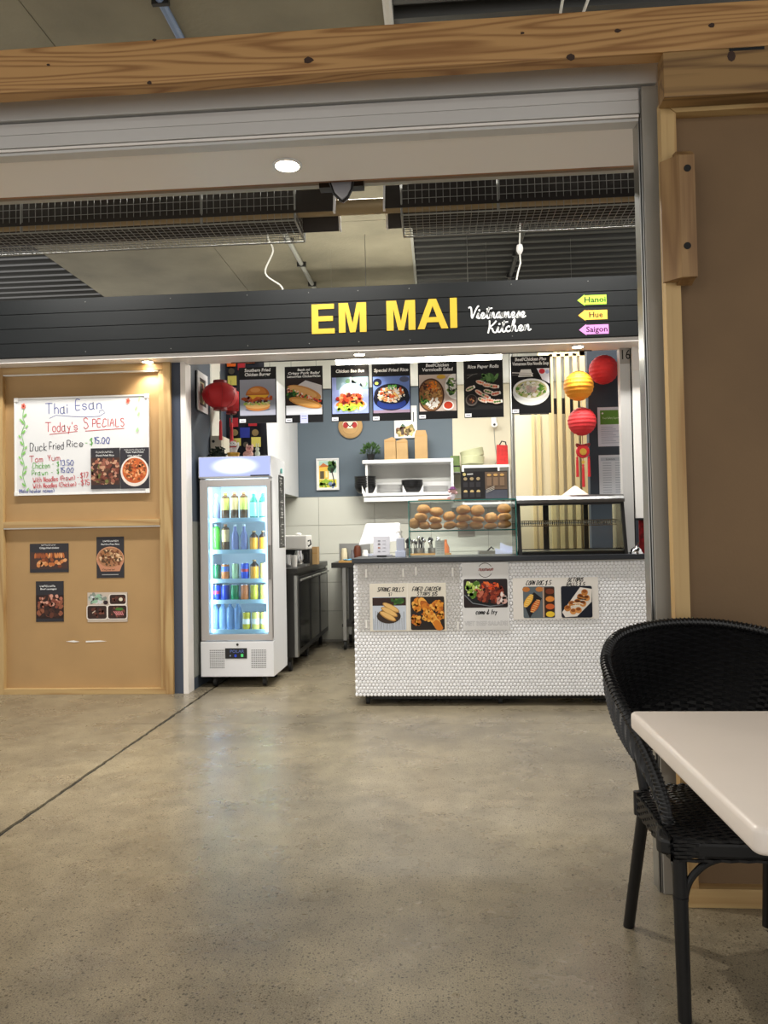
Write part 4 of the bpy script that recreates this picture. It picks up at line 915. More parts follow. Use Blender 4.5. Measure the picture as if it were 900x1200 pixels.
# clear sleeve sheet with tape on the left of the front
x0, z1 = P(419, 662, CYF); x1, z0 = P(540, 740, CYF)
sl = empty('plastic_sleeve', (x0, CYF - 0.0005, z0), 'dull plastic sheet taped over the left of the mosaic front', 'plastic sheet')
B(0, x1 - x0, -0.0008, 0.0, 0, z1 - z0).build('film', 'plastic_sleeve', sl)
for (tx, tz) in ((0.055, 0.42), (0.32, 0.42), (0.41, 0.43), (0.67, 0.42), (0.05, 0.06), (0.70, 0.04)):
    B(tx, tx + 0.012, -0.0016, -0.0008, tz - 0.03, tz + 0.03).build('tape', 'white_plastic', sl)
CR = (226, 220, 206)
def a_left(k, w, h):
    k.rect(0, w, 0, h, CR); k.line([(w * .495, 0), (w * .495, h)], .004, (238, 234, 224))
    k.hand('SPRING ROLLS', w * .10, h * .83, h * .085, (30, 30, 30), .0062, slant=.3, fit=w * .34); k.hand('$7', w * .25, h * .74, h * .06, (40, 40, 40), .004)
    k.hand('FRIED CHICKEN', w * .56, h * .83, h * .085, (30, 30, 30), .0062, slant=.3, fit=w * .36); k.hand('STRIPS $15', w * .62, h * .735, h * .07, (40, 40, 40), .0055, slant=.3, fit=w * .26)
    x0, x1, z0, z1 = w * .035, w * .475, h * .02, h * .715
    k.rrect(x0, x1, z0, z1, .01, (196, 204, 216)); W_, H_ = x1 - x0, z1 - z0
    for i in range(16): k.line([(x0 + W_ * (.03 + .06 * i), z0 + H_ * .02), (x0 + W_ * (.03 + .06 * i), z0 + H_ * random.uniform(.2, .6))], W_ * .012, random.choice([(60, 60, 66), (110, 112, 120)]), same=True)
    k.k += 1; k.rect(x0, x1, z0 + H_ * .74, z1 - .004, (52, 34, 30)); k.blobs(20, x0 + W_ * .75, z0 + H_ * .88, W_ * .22, H_ * .09, [(50, 90, 40), (80, 120, 50)], W_ * .02, W_ * .06, clip=(x0, x1, z0, z1))
    k.ell(x0 + W_ * .48, z0 + H_ * .42, W_ * .36, H_ * .22, (54, 42, 36))
    for i in range(3):
        cx, cz = x0 + W_ * (.55 - .05 * i), z0 + H_ * (.68 - .13 * i)
        k.ell(cx, cz, W_ * .28, H_ * .09, (176, 128, 66), 16, -.5); k.ell(cx, cz + H_ * .01, W_ * .25, H_ * .065, (228, 186, 116), 16, -.5)
    x0, x1 = w * .535, w * .975
    k.rrect(x0, x1, z0, z1, .01, (40, 32, 28)); FC = [(226, 150, 50), (206, 122, 36), (240, 176, 80), (180, 96, 28)]
    for (cx, cz, rx, rz, r) in ((.2, .75, .18, .2, 0), (.8, .72, .22, .16, 0), (.15, .3, .16, .14, 0), (.9, .45, .12, .12, 0)):
        k.ell(x0 + W_ * cx, z0 + H_ * cz, W_ * rx * .8, H_ * rz, (206, 126, 40), 14, r, .12); k.blobs(24, x0 + W_ * cx, z0 + H_ * cz, W_ * rx * .8, H_ * rz * .9, FC, W_ * .025, W_ * .06, clip=(x0, x1, z0, z1))
    for i in range(9): k.ell(x0 + W_ * (.36 + .055 * i), z0 + H_ * (.82 - .085 * i), W_ * .17, H_ * .12, random.choice(FC), 12, -.9, .12)
    k.blobs(50, x0 + W_ * .56, z0 + H_ * .5, W_ * .22, H_ * .26, FC, W_ * .02, W_ * .05)
def a_mid(k, w, h):
    k.rect(0, w, 0, h, (222, 222, 222)); x0, x1, z0, z1 = w * .03, w * .97, h * .33, h * .755
    pts = [(w / 2 + .05 * math.cos(a * PI / 12), h * .885 + .05 * math.sin(a * PI / 12)) for a in range(25)]
    k.line(pts[2:11], .004, (70, 60, 60)); k.line(pts[14:23], .004, (70, 60, 60)); k.hand('nuunwun', w * .36, h * .875, .03, (150, 50, 40), .0055, slant=.3, fit=w * .30)
    k.rrect(x0, x1, z0, z1, .012, (40, 30, 32)); W_, H_ = x1 - x0, z1 - z0; cl = (x0, x1, z0, z1)
    k.ell(x0 + W_ * .5, z0 + H_ * .42, W_ * .47, H_ * .36, (24, 26, 30), 24); k.line([(x0 + W_ * .02, z0 + H_ * .45), (x0 + W_ * .2, z0 + H_ * .16), (x0 + W_ * .6, z0 + H_ * .05), (x0 + W_ * .9, z0 + H_ * .1)], W_ * .02, (120, 124, 130))
    k.blobs(46, x0 + W_ * .22, z0 + H_ * .66, W_ * .16, H_ * .28, [(120, 160, 50), (80, 120, 40), (190, 210, 110), (230, 236, 200)], W_ * .03, W_ * .06, clip=cl)
    k.blobs(110, x0 + W_ * .58, z0 + H_ * .52, W_ * .30, H_ * .36, [(120, 44, 30), (160, 70, 46), (86, 34, 26), (196, 110, 86), (140, 50, 30)], W_ * .02, W_ * .05, clip=cl)
    k.blobs(14, x0 + W_ * .6, z0 + H_ * .74, W_ * .2, H_ * .14, [(236, 110, 50), (226, 80, 40)], W_ * .015, W_ * .03, 3); k.blobs(14, x0 + W_ * .86, z0 + H_ * .3, W_ * .1, H_ * .16, [(236, 220, 214), (214, 170, 160)], W_ * .03, W_ * .05, clip=cl)
    k.hand('come & try', w * .28, h * .235, h * .07, (34, 34, 36), .007, slant=.25, fit=w * .44); k.text('VIET BEEF SALADS!', w / 2, h * .07, .042, (150, 150, 152), fit=w * .92, bold=.02); k.text('VIET BEEF SALADS!', w / 2, h * .0715, .040, (226, 226, 226), fit=w * .91, bold=-.006)
def a_right(k, w, h):
    k.rect(0, w, 0, h, (230, 226, 220))
    k.hand('CORN DOG $9.5', w * .155, h * .83, h * .10, (30, 30, 30), .0062, slant=.3, fit=w * .29); k.hand('OCTOPUS', w * .65, h * .90, h * .09, (30, 30, 30), .0062, slant=.3, fit=w * .17); k.hand('BALLS $9.5', w * .63, h * .80, h * .075, (30, 30, 30), .0055, slant=.3, fit=w * .21)
    x0, x1, z0, z1 = w * .12, w * .49, h * .03, h * .79; W_, H_ = x1 - x0, z1 - z0
    k.rrect(x0, x1, z0, z1, .012, (96, 106, 112)); k.rect(x0 + W_ * .66, x1 - .003, z0 + .006, z1 - .006, (60, 40, 30)); k.rect(x0 + W_ * .62, x0 + W_ * .67, z0 + .004, z1 - .004, (186, 160, 140)); k.poly([(x0, z0 + H_ * .5), (x0 + W_ * .35, z0 + H_ * .82), (x0 + W_ * .6, z0 + H_ * .62), (x0 + W_ * .2, z0)], (30, 30, 34))
    k.ell(x0 + W_ * .1, z1 - H_ * .09, W_ * .12, H_ * .08, (190, 120, 60)); k.ell(x0 + W_ * .52, z1 - H_ * .09, W_ * .12, H_ * .08, (196, 126, 66))
    for (a, b, c1) in ((.17, .55, (236, 180, 70)), (.38, .38, (206, 104, 50))):
        k.ell(x0 + W_ * a, z0 + H_ * b, W_ * .24, H_ * .10, c1, 16, 1.0)
        for i in range(7): t = -.18 + .06 * i; k.line([(x0 + W_ * (a + t * .55 - .06), z0 + H_ * (b + t + .02)), (x0 + W_ * (a + t * .55 + .06), z0 + H_ * (b + t - .01))], W_ * .015, (246, 226, 150), same=True)
        k.k += 1
    for i, c1 in enumerate(((236, 200, 60), (206, 100, 50), (226, 140, 60), (120, 60, 40))): k.ell(x0 + W_ * .85, z0 + H_ * (.12 + .24 * i), W_ * .14, H_ * .09, c1, 14)
    x0, x1 = w * .565, w * .925; W_ = x1 - x0; cl = (x0, x1, z0, z1)
    k.rrect(x0, x1, z0, z1, .012, (28, 32, 44)); k.poly([(x0 + W_ * .02, z0 + H_ * .18), (x0 + W_ * .62, z0 + H_ * .96), (x1, z0 + H_ * .9), (x0 + W_ * .98, z0 + H_ * .5), (x0 + W_ * .5, z0 + H_ * .04), (x0 + W_ * .12, z0 + H_ * .02)], (232, 226, 218))
    for (a, b) in ((.2, .3), (.38, .2), (.55, .24), (.34, .44), (.52, .5), (.7, .44), (.62, .66), (.82, .62), (.76, .8)): k.ell(x0 + W_ * a, z0 + H_ * b, W_ * .11, H_ * .10, random.choice([(196, 130, 66), (216, 150, 84)]), 12); k.ell(x0 + W_ * a, z0 + H_ * (b + .03), W_ * .08, H_ * .05, (150, 84, 40), 10)
    for i in range(5): k.line([(x0 + W_ * (.3 + .07 * i), z0 + H_ * (.36 + .09 * i)), (x0 + W_ * (.52 + .05 * i), z0 + H_ * (.40 + .06 * i)), (x0 + W_ * (.66 + .05 * i), z0 + H_ * (.34 + .08 * i))], W_ * .03, random.choice([(30, 22, 22), (240, 232, 210)]), same=True)
    k.k += 1
CG = 'food sheets stuck on the counter front'
pc = mat('paper_white', (232, 230, 224), 0.5)
sheet('counter_sheet', 433, 684, 523.5, 739, CYF - 0.0022, 'sheet with spring rolls and fried chicken on the counter front', a_left, CG, bg=pc)
sheet('counter_sheet', 541, 659.5, 597.5, 738, CYF - 0.003, 'tall white sheet with a beef salad photo on the counter front', a_mid, CG, bg=pc)
sheet('counter_sheet', 600.5, 677.5, 702, 725, CYF - 0.0022, 'wide sheet with corn dogs and octopus balls on the counter front', a_right, CG, bg=pc)

# ---- glass bread case on the counter
GY0, GY1 = 5.56, 5.86
gx0, gz1 = P(478.5, 588, GY0); gx1 = P(604.5, 585, GY0)[0]; gzb = 1.050
gc = empty('bread_case', (gx0, GY0, gzb), 'open glass case stacked with bread rolls on the counter', 'display case')
gw, gh, gd = gx1 - gx0, gz1 - gzb, GY1 - GY0
zs = P(540, 621, GY0)[1] - gzb
B(0, gw, 0, 0.006, 0, gh).build('front_pane', 'clear_glass', gc)
B(0, 0.006, 0.006, gd, 0, gh).build('side_pane', 'clear_glass', gc); B(gw - 0.006, gw, 0.006, gd, 0, gh).build('side_pane', 'clear_glass', gc)
B(0.006, gw - 0.006, 0.008, gd, zs - 0.007, zs).build('shelf', 'clear_glass', gc); B(0, gw, 0, gd, gh, gh + 0.007).build('top_pane', 'clear_glass', gc)
for (a, b, c, d, e, f) in ((-0.002, 0.0045, -0.003, 0.003, 0, gh), (gw - 0.0045, gw + 0.002, -0.003, 0.003, 0, gh), (0, gw, -0.003, 0.004, gh, gh + 0.008), (0.004, gw - .004, 0.006, 0.010, zs - 0.009, zs + .001), (-0.002, 0.0045, gd - 0.003, gd + 0.003, 0, gh), (gw - 0.0045, gw + 0.002, gd - 0.003, gd + 0.003, 0, gh)):
    B(a, b, c, d, e, f).build('glass_edge', 'glass_edge', gc)
def roll_mesh(i):
    bm = bmesh.new(); bmesh.ops.create_icosphere(bm, subdivisions=3, radius=1.0)
    for v in bm.verts:
        c = v.co; n = 0.07 * mnoise.noise(c * 1.6 + Vector((i * 3.1, 0, 0)))
        s = 1.0 + n
        z = c.z if c.z > 0 else c.z * 0.78
        q = 1 - 0.10 * math.exp(-((c.x * 0.9 + 0.25 * c.z - 0.1 * i % .3) * 6) ** 2) * (1 if c.z > 0.2 and c.y < 0.1 else 0)
        v.co = Vector((c.x * s * q, c.y * s * q, z * s * q))
    me = bpy.data.meshes.new('bread_roll'); bm.to_mesh(me); bm.free(); me.materials.append(MATS['bread'])
    me.polygons.foreach_set('use_smooth', [True] * len(me.polygons)); return me
RM = [roll_mesh(i) for i in range(4)]
rolls = [  # measured centres and half sizes (px): bottom, middle, top rows
 (486, 614, 6.4, 6.4, 'lower', 0), (497, 616, 6.8, 5.0, 'lower', 1), (511, 617, 7.2, 4.2, 'lower', 2), (527, 616, 7.2, 4.8, 'lower', 3), (541.5, 616, 7, 4.4, 'lower', 4), (558, 616, 7.8, 4.6, 'lower', 5), (575, 617, 7.4, 3.8, 'lower', 6), (591, 615, 7.8, 4.8, 'lower', 7),
 (493.5, 606.5, 7.5, 5.4, 'middle', 0), (510, 609.3, 7.6, 4.3, 'middle', 1), (526.5, 605.5, 7, 5.6, 'middle', 2), (543.5, 607.5, 8.4, 4.6, 'middle', 3), (560, 608.8, 7.4, 4.0, 'middle', 4), (575.5, 607.5, 7.4, 6.2, 'middle', 5), (591, 606.3, 7.8, 5.0, 'middle', 6),
 (496.5, 597.2, 7.7, 5.4, 'top', 0), (511.5, 600.0, 8, 5.2, 'top', 1), (543, 597.7, 8.3, 5.4, 'top', 2), (559.5, 598.8, 7.8, 6.4, 'top', 3), (590.5, 596.5, 7.8, 5.8, 'top', 4)]
ORD = ['first', 'second', 'third', 'fourth', 'fifth', 'sixth', 'seventh', 'eighth']
for i, (px, py, rx, rz, rowname, q) in enumerate(rolls):
    Yr = GY0 + 0.075 + 0.012 * math.sin(i * 2.1)
    x, z = P(px, py, Yr); k_ = Yr / F
    o = bpy.data.objects.new('bread_roll', RM[i % 4]); COL.objects.link(o)
    o.location = (x, Yr, max(z, gzb + zs + rz * k_ * 0.80)); o.scale = (rx * k_ * 1.06, 0.050, rz * k_ * 1.16); o.rotation_euler = (0, 0.12 * math.sin(i * 1.7), 0.3 * math.sin(i * 2.3))
    tag(o, 'golden bread roll in the %s row of the glass case, %s from the left' % (rowname, ORD[q]), 'bread roll', 'bread rolls in the glass case')
# wooden board and black tray edge lying on the case, and the dark menu card, toy
x0, z = P(490, 586, GY0 + 0.1); x1 = P(560, 585, GY0 + 0.1)[0]
tag(B(0, x1 - x0, 0, 0.10, 0, 0.012).build('wooden_board', 'oak_ply', loc=(x0, GY0 + 0.09, gzb + gh + 0.008)), 'thin wooden board lying on top of the bread case', 'board')
x0, z = P(541, 586, GY0 + .06); x1, z1 = P(594, 551.5, GY0 + .06)
mc = empty('menu_board', (x0, GY0 + 0.06, gzb + gh + 0.008), 'black menu board with small food photos on the bread case', 'menu board')
w, h = x1 - x0, z1 - (gzb + gh + 0.008)
B(0, w, 0, 0.008, 0, h).build('board', 'black_plastic', mc); B(-0.004, 0, -0.002, 0.01, 0, h).build('frame_side', 'dark_steel', mc); B(w, w + 0.004, -0.002, 0.01, 0, h).build('frame_side', 'dark_steel', mc)
k = Ink(); k.rect(0, w, 0, h, (40, 38, 40)); k.rect(w * .52, w, h * .35, h * .97, (120, 100, 84)); k.rect(w * .52, w, h * .03, h * .33, (92, 94, 106)); k.ell(w * .07, h * .90, .012, .012, (226, 210, 140), 10); k.line([(w * .13, h * .9), (w * .26, h * .91)], h * .05, (206, 206, 206))
for i in range(3):
    for j in range(2): k.ell(w * (.09 + .14 * i), h * (.74 - .45 * j), .014, .012, [(190, 170, 130), (226, 200, 140)][j], 9); k.rect(w * (.04 + .14 * i), w * (.14 + .14 * i), h * (.44 - .36 * j), h * (.62 - .36 * j), (62, 60, 64))
for i in range(3): k.rect(w * (.56 + .14 * i), w * (.66 + .14 * i), h * .48, h * .78, (150, 124, 100)); k.ell(w * (.61 + .14 * i), h * .86, .016, .010, (226, 180, 110), 9)
for i in range(3): k.line([(w * .54, h * (.24 + .05 * i)), (w * .72, h * (.36 + .05 * i))], .003, (226, 220, 206))
k.build('print', mc, (0, -0.0003, 0))
tx, tz = P(530, 585, GY0 + .05)
ty = empty('toy_figure', (tx, GY0 + .05, gzb + gh + 0.0085), 'small pink toy with a purple hat beside the menu board', 'toy')
MB().ball((0, 0, .026), .022, .02, .026).build('body', mat('toy_white', (232, 226, 234), .5), ty, True)
MB().ball((.008, -.006, .066), .020, .018, .019).build('head', mat('toy_pink', (236, 188, 190), .5), ty, True)
MB().lathe([(.034, .076), (.033, .081), (.020, .083), (.015, .096), (.004, .099)], 14, (.004, 0, 0)).build('hat', mat('toy_purple', (110, 44, 110), .5), ty, True)
for a, b in ((-.026, .016), (.028, .05), (-.018, .062)): MB().ball((a, -.012, b), .012, .012, .012, 10, 6).build('paw', 'toy_pink', ty, True)

# ---- cold display cabinet with raked glass front
DX0, DX1 = P(608, 650, 5.55)[0], P(729, 645, 5.55)[0] + 0.035
dc = empty('display_cabinet', (DX0, 5.52, 1.050), 'steel topped refrigerated display cabinet at the right of the counter', 'display cabinet')
dw, dh, dd = DX1 - DX0, 0.415, 0.42
B(0, dw, 0.02, dd, 0.0, 0.022).build('base_tray', 'black_plastic', dc)
B(0.02, dw - .02, 0.05, dd - .03, 0.022, 0.028).build('deck_plate', 'steel', dc)
for xs_ in (0.0, dw - 0.022):
    MB().prism_x([(0.0, 0.0), (0.028, 0.0), (0.118, dh - .04), (0.09, dh - .04)], xs_, xs_ + 0.022).build('front_post', 'black_plastic', dc)
    MB().prism_x([(0.03, 0.022), (dd - .01, 0.022), (dd - .01, dh - .04), (0.118, dh - .04)], xs_ + 0.008, xs_ + 0.014).build('side_pane', 'clear_glass', dc)
MB().prism_x([(0.006, 0.012), (0.012, 0.012), (0.102, dh - .04), (0.096, dh - .04)], 0.022, dw - 0.022).build('front_pane', 'clear_glass', dc)
prof = [(0.070, dh - .045), (0.072, dh - .022), (0.085, dh - .002), (0.115, dh + 0.012), (0.16, dh + 0.016), (dd, dh + .016), (dd, dh - .012), (0.13, dh - .012), (0.10, dh - .045)]
MB().prism_x(prof, -0.004, dw + 0.004).build('steel_canopy', 'canopy_steel', dc, bevel=0.003)
B(0.022, dw - .022, 0.06, 0.10, dh - .060, dh - .047).build('lamp_rail', 'black_plastic', dc)
for sx in (0.0, 0.505 * dw): pass
sb = B(0.03, dw - 0.05, 0.12, 0.34, 0.225, 0.233).build('wire_shelf', 'steel', dc)
for i in range(44): B(0.036 + i * (dw - .10) / 43, 0.042 + i * (dw - .10) / 43, 0.112, 0.122, 0.214, 0.242).build('shelf_wire', 'chrome', sb)
B(0.03, dw - .05, 0.114, 0.118, 0.205, 0.211).build('shelf_wire', 'chrome', sb); B(0.03, dw - .05, 0.114, 0.118, 0.242, 0.248).build('shelf_wire', 'chrome', sb)
for (a, b) in ((0.30, 0.355), (0.70, 0.745)):
    B(dw * a, dw * b, dd - 0.02, dd - 0.006, 0.022, dh - .03).build('door_stile', 'black_plastic', dc)
B(0.01, dw - .01, dd - .018, dd - .008, 0.022, 0.036).build('door_rail', 'black_plastic', dc); B(0.01, dw - .01, dd - .018, dd - .008, dh - .045, dh - .02).build('door_rail', 'black_plastic', dc)
B(dw * .355, dw * .70, dd - .014, dd - .012, .036, dh - .045).build('rear_pane', 'clear_glass', dc)
area('batten_uplight', (-.55, 7.025, 2.90), 1.4, .05, 14, (1.0, .96, .84), (PI, 0, 0))
cf = tag(MB().lathe([(0.10, 0), (0.098, 0.004), (0.05, 0.04), (0.012, 0.068), (0.001, 0.072)], 20).build('paper_cover', mat('food_net', (236, 222, 210), .7), None, True, loc=(P(674, 575, 5.8)[0], 5.80, 1.05 + dh + 0.016)), 'pale pointed food cover on top of the steel cabinet', 'food cover')
bx, bz = P(733, 651, 5.56)
tb_ = empty('service_bell', (1.382, 5.54, 1.050), 'small chrome service bell at the right end of the counter', 'bell')
MB().lathe([(0.046, 0), (0.046, 0.010), (0.040, 0.014), (0.036, 0.03), (0.022, 0.044), (0.008, 0.05), (0.006, 0.058)], 18).build('dome', 'chrome', tb_, True)
MB().tube([(0, 0, .05), (.012, 0, .07), (.024, 0, .088)], .004, 6).build('handle', 'chrome', tb_)

# ---- things standing on the counter, left
px0, pz1 = P(437, 627, 5.70); px1, pz0 = P(457, 653, 5.70)
ps = empty('payment_stand', ((px0 + px1) / 2, 5.70, 1.050), 'pale card payment stand with printed icons facing out', 'payment stand')
w = px1 - px0; h = pz1 - 1.050 - .01
MB().prism_x([(0.0, 0.012), (0.006, 0.012), (0.040, h), (0.030, h)], -w / 2, w / 2).build('face_plate', mat('lilac_white', (200, 200, 208), .35), ps, bevel=0.002)
B(-.035, .035, .0, .08, 0, .012).build('foot', 'black_plastic', ps)
k = Ink()
for i, (a, c_) in enumerate(((.80, (130, 130, 140)), (.64, (96, 84, 92)), (.46, (176, 120, 104)), (.28, (140, 140, 150)))):
    k.rect(-w * .22, -w * .08, h * a - .006, h * a + .004, c_, same=True); k.rect(w * .06, w * .24, h * a - .003, h * a + .001, (150, 150, 160), same=True)
q = k.build('icons', ps, (0, -.004, .0)); q.rotation_euler[0] = -0.20
pm = empty('pos_screen', (P(445, 640, 5.86)[0], 5.86, 1.050), 'white point of sale monitor seen from behind on the counter', 'monitor')
c0 = pm.location.x
q = [P(a, b, 5.86) for a, b in ((421, 639), (470, 634), (468.5, 614), (428, 615))]
pl = [(a - c0, b - 1.050) for a, b in q]
vs = [(a, -0.05 if i < 2 else 0.035, b) for i, (a, b) in enumerate(pl)]; vs2 = [(a, y + .028, b + .012) for a, y, b in vs]
MB().add(vs + vs2, [(0, 1, 2, 3), (7, 6, 5, 4), (0, 4, 5, 1), (1, 5, 6, 2), (2, 6, 7, 3), (3, 7, 4, 0)]).build('screen_shell', mat('pos_white', (206, 206, 208), .4), pm, bevel=0.008)
MB().tube([(0.02, 0.0, 0.012), (0.02, 0.02, .06), (0.02, 0.0, .13)], .022, 8).build('stand_arm', 'lilac_white', pm); B(-.06, .09, -.02, .12, 0, .012).build('stand_foot', 'lilac_white', pm)
bx, bz = P(469.5, 652, 5.60)
sb_ = empty('pump_bottle', (bx, 5.62, 1.050), 'white square sanitiser pump bottle left of the bread case', 'bottle')
B(-.038, .038, -.03, .03, 0, .045).build('tray', mat('bottle_blue', (206, 214, 236), .35), sb_, bevel=.004)
B(-.030, .030, -.022, .022, .045, .138).build('bottle_body', mat('bottle_pale', (200, 206, 222), .3), sb_, bevel=.005)
MB().lathe([(.016, .138), (.016, .152), (.007, .154), (.007, .178), (.012, .180), (.012, .19)], 12).build('pump', 'white_plastic', sb_, True)
MB().tube([(0, 0, .184), (-.02, -.01, .188), (-.03, -.016, .178)], .005, 6).build('nozzle', 'white_plastic', sb_)

# =================================================================== BACK OF THE KITCHEN
# under-bench fridge along the left wall
PX1 = -1.285; PY0, PY1 = 6.84, 8.72
pf_ = empty('underbench_fridge', (PX1, PY0, 0), 'long dark underbench fridge with glass doors along the left wall', 'fridge')
B(-0.66, -0.03, 0, PY1 - PY0, 0.13, 0.875).build('body', 'dark_steel', pf_)
B(-0.68, 0.0, -0.01, PY1 - PY0 + .01, 0.875, 0.925).build('worktop', 'dark_steel', pf_, bevel=.003)
B(-0.03, -0.002, 0.01, 0.075, 0.13, .86).build('end_stile', 'steel', pf_)
n = 3; L_ = PY1 - PY0 - .08
bg = mat('dark_glass', (14, 15, 16), 0.12, spec=.6)
for i in range(n):
    y0 = .08 + i * L_ / n; y1 = y0 + L_ / n - .012
    d = B(-0.03, 0.0, y0, y1, .14, .845).build('door', 'black_plastic', pf_, bevel=.002)
    B(0.0, 0.002, y0 + .05, y1 - .05, .19, .79).build('door_pane', bg, d); MB().tube([(.016, y0 + .03, .815), (.016, y1 - .03, .815)], .011, 8).build('handle', 'steel', d)
for y in (.06, L_ * .5, L_): castor(pf_, -.08, y, .13, .05); castor(pf_, -.58, y, .13, .05)
def lathe_thing(name, px, py, Y, zb, prof, m_, label, cat, n=16, group=None):
    o = MB().lathe(prof, n).build(name, m_, None, True, loc=(P(px, py, Y)[0], Y, zb)); return tag(o, label, cat, group)
# kettle machine, box on it
cm = empty('coffee_machine', (P(348, 650, 7.35)[0], 7.35, .925), 'white and steel coffee machine on the underbench fridge', 'coffee machine')
B(-.17, .10, 0, .30, .16, .30).build('top_housing', 'white_plastic', cm, bevel=.015); B(-.17, .10, .14, .30, 0, .16).build('back_housing', 'black_plastic', cm, bevel=.006); B(-.17, .10, 0, .14, 0, .02).build('drip_tray', 'steel', cm)
MB().tube([(.10, .04, .24), (.125, .04, .25), (.13, .04, .21), (.105, .04, .19)], .008, 6).build('side_handle', 'black_plastic', cm)
MB().lathe([(.02, .30), (.03, .305), (.03, .315), (.012, .325)], 12, (.0, .1, 0)).build('lid_knob', 'white_plastic', cm, True)
pot = empty('coffee_pot', (P(350, 655, 7.42)[0], 7.42, .946), 'steel jug with black handle under the coffee machine', 'jug')
MB().lathe([(.045, 0), (.050, .01), (.050, .08), (.036, .12), (.036, .13)], 16).build('jug', 'chrome', pot, True); MB().tube([(.045, 0, .11), (.085, 0, .10), (.085, 0, .04), (.05, 0, .02)], .009, 6).build('handle', 'black_plastic', pot)
lathe_thing('cup', 344.5, 655, 7.20, .925, [(.028, 0), (.034, .10), (.036, .11), (.030, .11)], 'white_plastic', 'tall white cup in front of the coffee machine', 'cup')
lathe_thing('steel_jug', 337.5, 655, 7.10, .925, [(.03, 0), (.036, .03), (.03, .10), (.032, .12)], 'chrome', 'small steel jug at the end of the underbench fridge', 'jug')
x0, z1 = P(359, 641, 7.75); x1, z0 = P(372, 658, 7.75)
cb = empty('brown_carton', (x0, 7.75, .925), 'small brown carton beside the coffee machine', 'box')
B(0, x1 - x0, 0, .12, 0, z1 - .925).build('carton_body', 'kraft', cb); B(.002, x1 - x0 - .002, -.001, 0, (z1 - .925) * .62, (z1 - .925) * .66).build('tape', 'oak_ply', cb)

# back bench on castors with things on it
QY0, QY1, QZ = 8.10, 8.72, 0.925
qx0 = P(388, 656, QY0)[0]; qx1 = 1.55
wbn = empty('work_bench', (qx0, QY0, 0), 'long dark steel work bench on castors behind the counter', 'bench')
B(0, qx1 - qx0, 0, QY1 - QY0, QZ - .055, QZ).build('bench_top', 'dark_steel', wbn, bevel=.003)
B(.18, qx1 - qx0, .02, QY1 - QY0, QZ - .62, QZ - .055).build('cupboard', 'black_plastic', wbn)
for i in range(5): B(.20 + i * .045, .225 + i * .045, .008, .02, QZ - .62, QZ - .06).build('slat', 'dark_steel', wbn)
for x, y in ((.13, .06), (qx1 - qx0 - .1, .06), (.13, .55), (qx1 - qx0 - .1, .55)):
    B(x - .018, x + .018, y - .018, y + .018, .10, QZ - .055).build('leg', 'steel', wbn); castor(wbn, x, y, .10, .045)
B(.10, qx1 - qx0 - .1, .05, .57, .24, .27).build('under_shelf', 'dark_steel', wbn)
lathe_thing('sauce_tub', 403.3, 650, 8.275, QZ, [(.036, 0), (.036, .10), (.030, .115), (.030, .14), (.022, .15)], 'cream_board', 'cream sauce bottle with white cap, left on the back bench', 'bottle')
lathe_thing('sauce_tub', 428, 650, 8.16, QZ, [(.034, 0), (.034, .09), (.030, .10), (.030, .125), (.022, .13)], 'white_plastic', 'short white tub left of the payment stand', 'tub')
lathe_thing('pepper_mill', 413.0, 650, 8.27, QZ, [(.022, 0), (.022, .08), (.014, .10), (.014, .13)], mat('grey_pot', (110, 108, 112), .4), 'small grey shaker between the cream bottle and brown jar', 'shaker')
lathe_thing('brown_jar', 418.8, 650, 8.285, QZ, [(.034, 0), (.040, .05), (.040, .13), (.03, .17), (.012, .18)], mat('brown_jar', (96, 48, 28), .35), 'rounded brown jar on the back bench', 'jar')
x0 = P(397, 650, 8.3)[0]
tag(B(0, .34, 0, .02, 0, .20).build('splash_tray', 'steel', loc=(x0, 8.34, QZ)), 'upright steel tray behind the sauces', 'tray')
tag(B(0, .30, 0, .12, 0, .022).build('chopping_board', 'oak_ply', loc=(P(397, 655, 8.12)[0], 8.105, QZ)), 'small wooden board under the blue cloth', 'board')
cl = MB(); nx, ny = 10, 5
for j in range(ny):
    for i in range(nx): cl.v.append((i * .018, j * .02, .012 + .006 * math.sin(i * 1.3 + j) + .004 * math.cos(j * 2.1)))
for j in range(ny - 1):
    for i in range(nx - 1): cl.f.append((j * nx + i, j * nx + i + 1, (j + 1) * nx + i + 1, (j + 1) * nx + i))
blue = cl.build('blue_cloth', mat('cloth_blue', (110, 176, 214), .8), None, True, loc=(P(402, 655, 8.11)[0], 8.11, QZ + .018)); md = blue.modifiers.new('thick', 'SOLIDIFY'); md.thickness = .006
tag(blue, 'folded light blue cloth on the wooden board', 'cloth')
lathe_thing('white_cup_stack', 434.8, 648, 8.16, QZ, [(.03, 0), (.036, .09), (.034, .09)], 'bottle_blue', 'pale blue cup right of the short white tub', 'cup')
# utensil crocks seen through the bread case
def crock(px, label, n, seed, mt='steel'):
    o = empty('utensil_crock', (P(px, 645, 8.15)[0], 8.24, QZ), label, 'utensil pot'); rnd = random.Random(seed)
    MB().lathe([(.055, 0), (.060, .01), (.060, .14), (.055, .14), (.055, .02)], 16).build('pot', mt, o, True)
    for i in range(n):
        a = rnd.uniform(0, 2 * PI); r = rnd.uniform(.01, .04); L = rnd.uniform(.19, .25); ex, ey = math.cos(a) * (r + .02), math.sin(a) * (r + .02)
        u = MB().tube([(math.cos(a) * r, math.sin(a) * r, .03), (ex, ey, L)], .006, 6).ball((ex, ey, L), .018, .008, .022, 8, 5)
        u.build('utensil', ['black_plastic', 'chrome'][i % 2], o, True)
crock(491, 'steel pot of black ladles behind the bread case, left', 8, 1); crock(508, 'steel pot of cutlery behind the bread case, right', 9, 2); crock(476, 'pot of cutlery just left of the bread case', 6, 3)
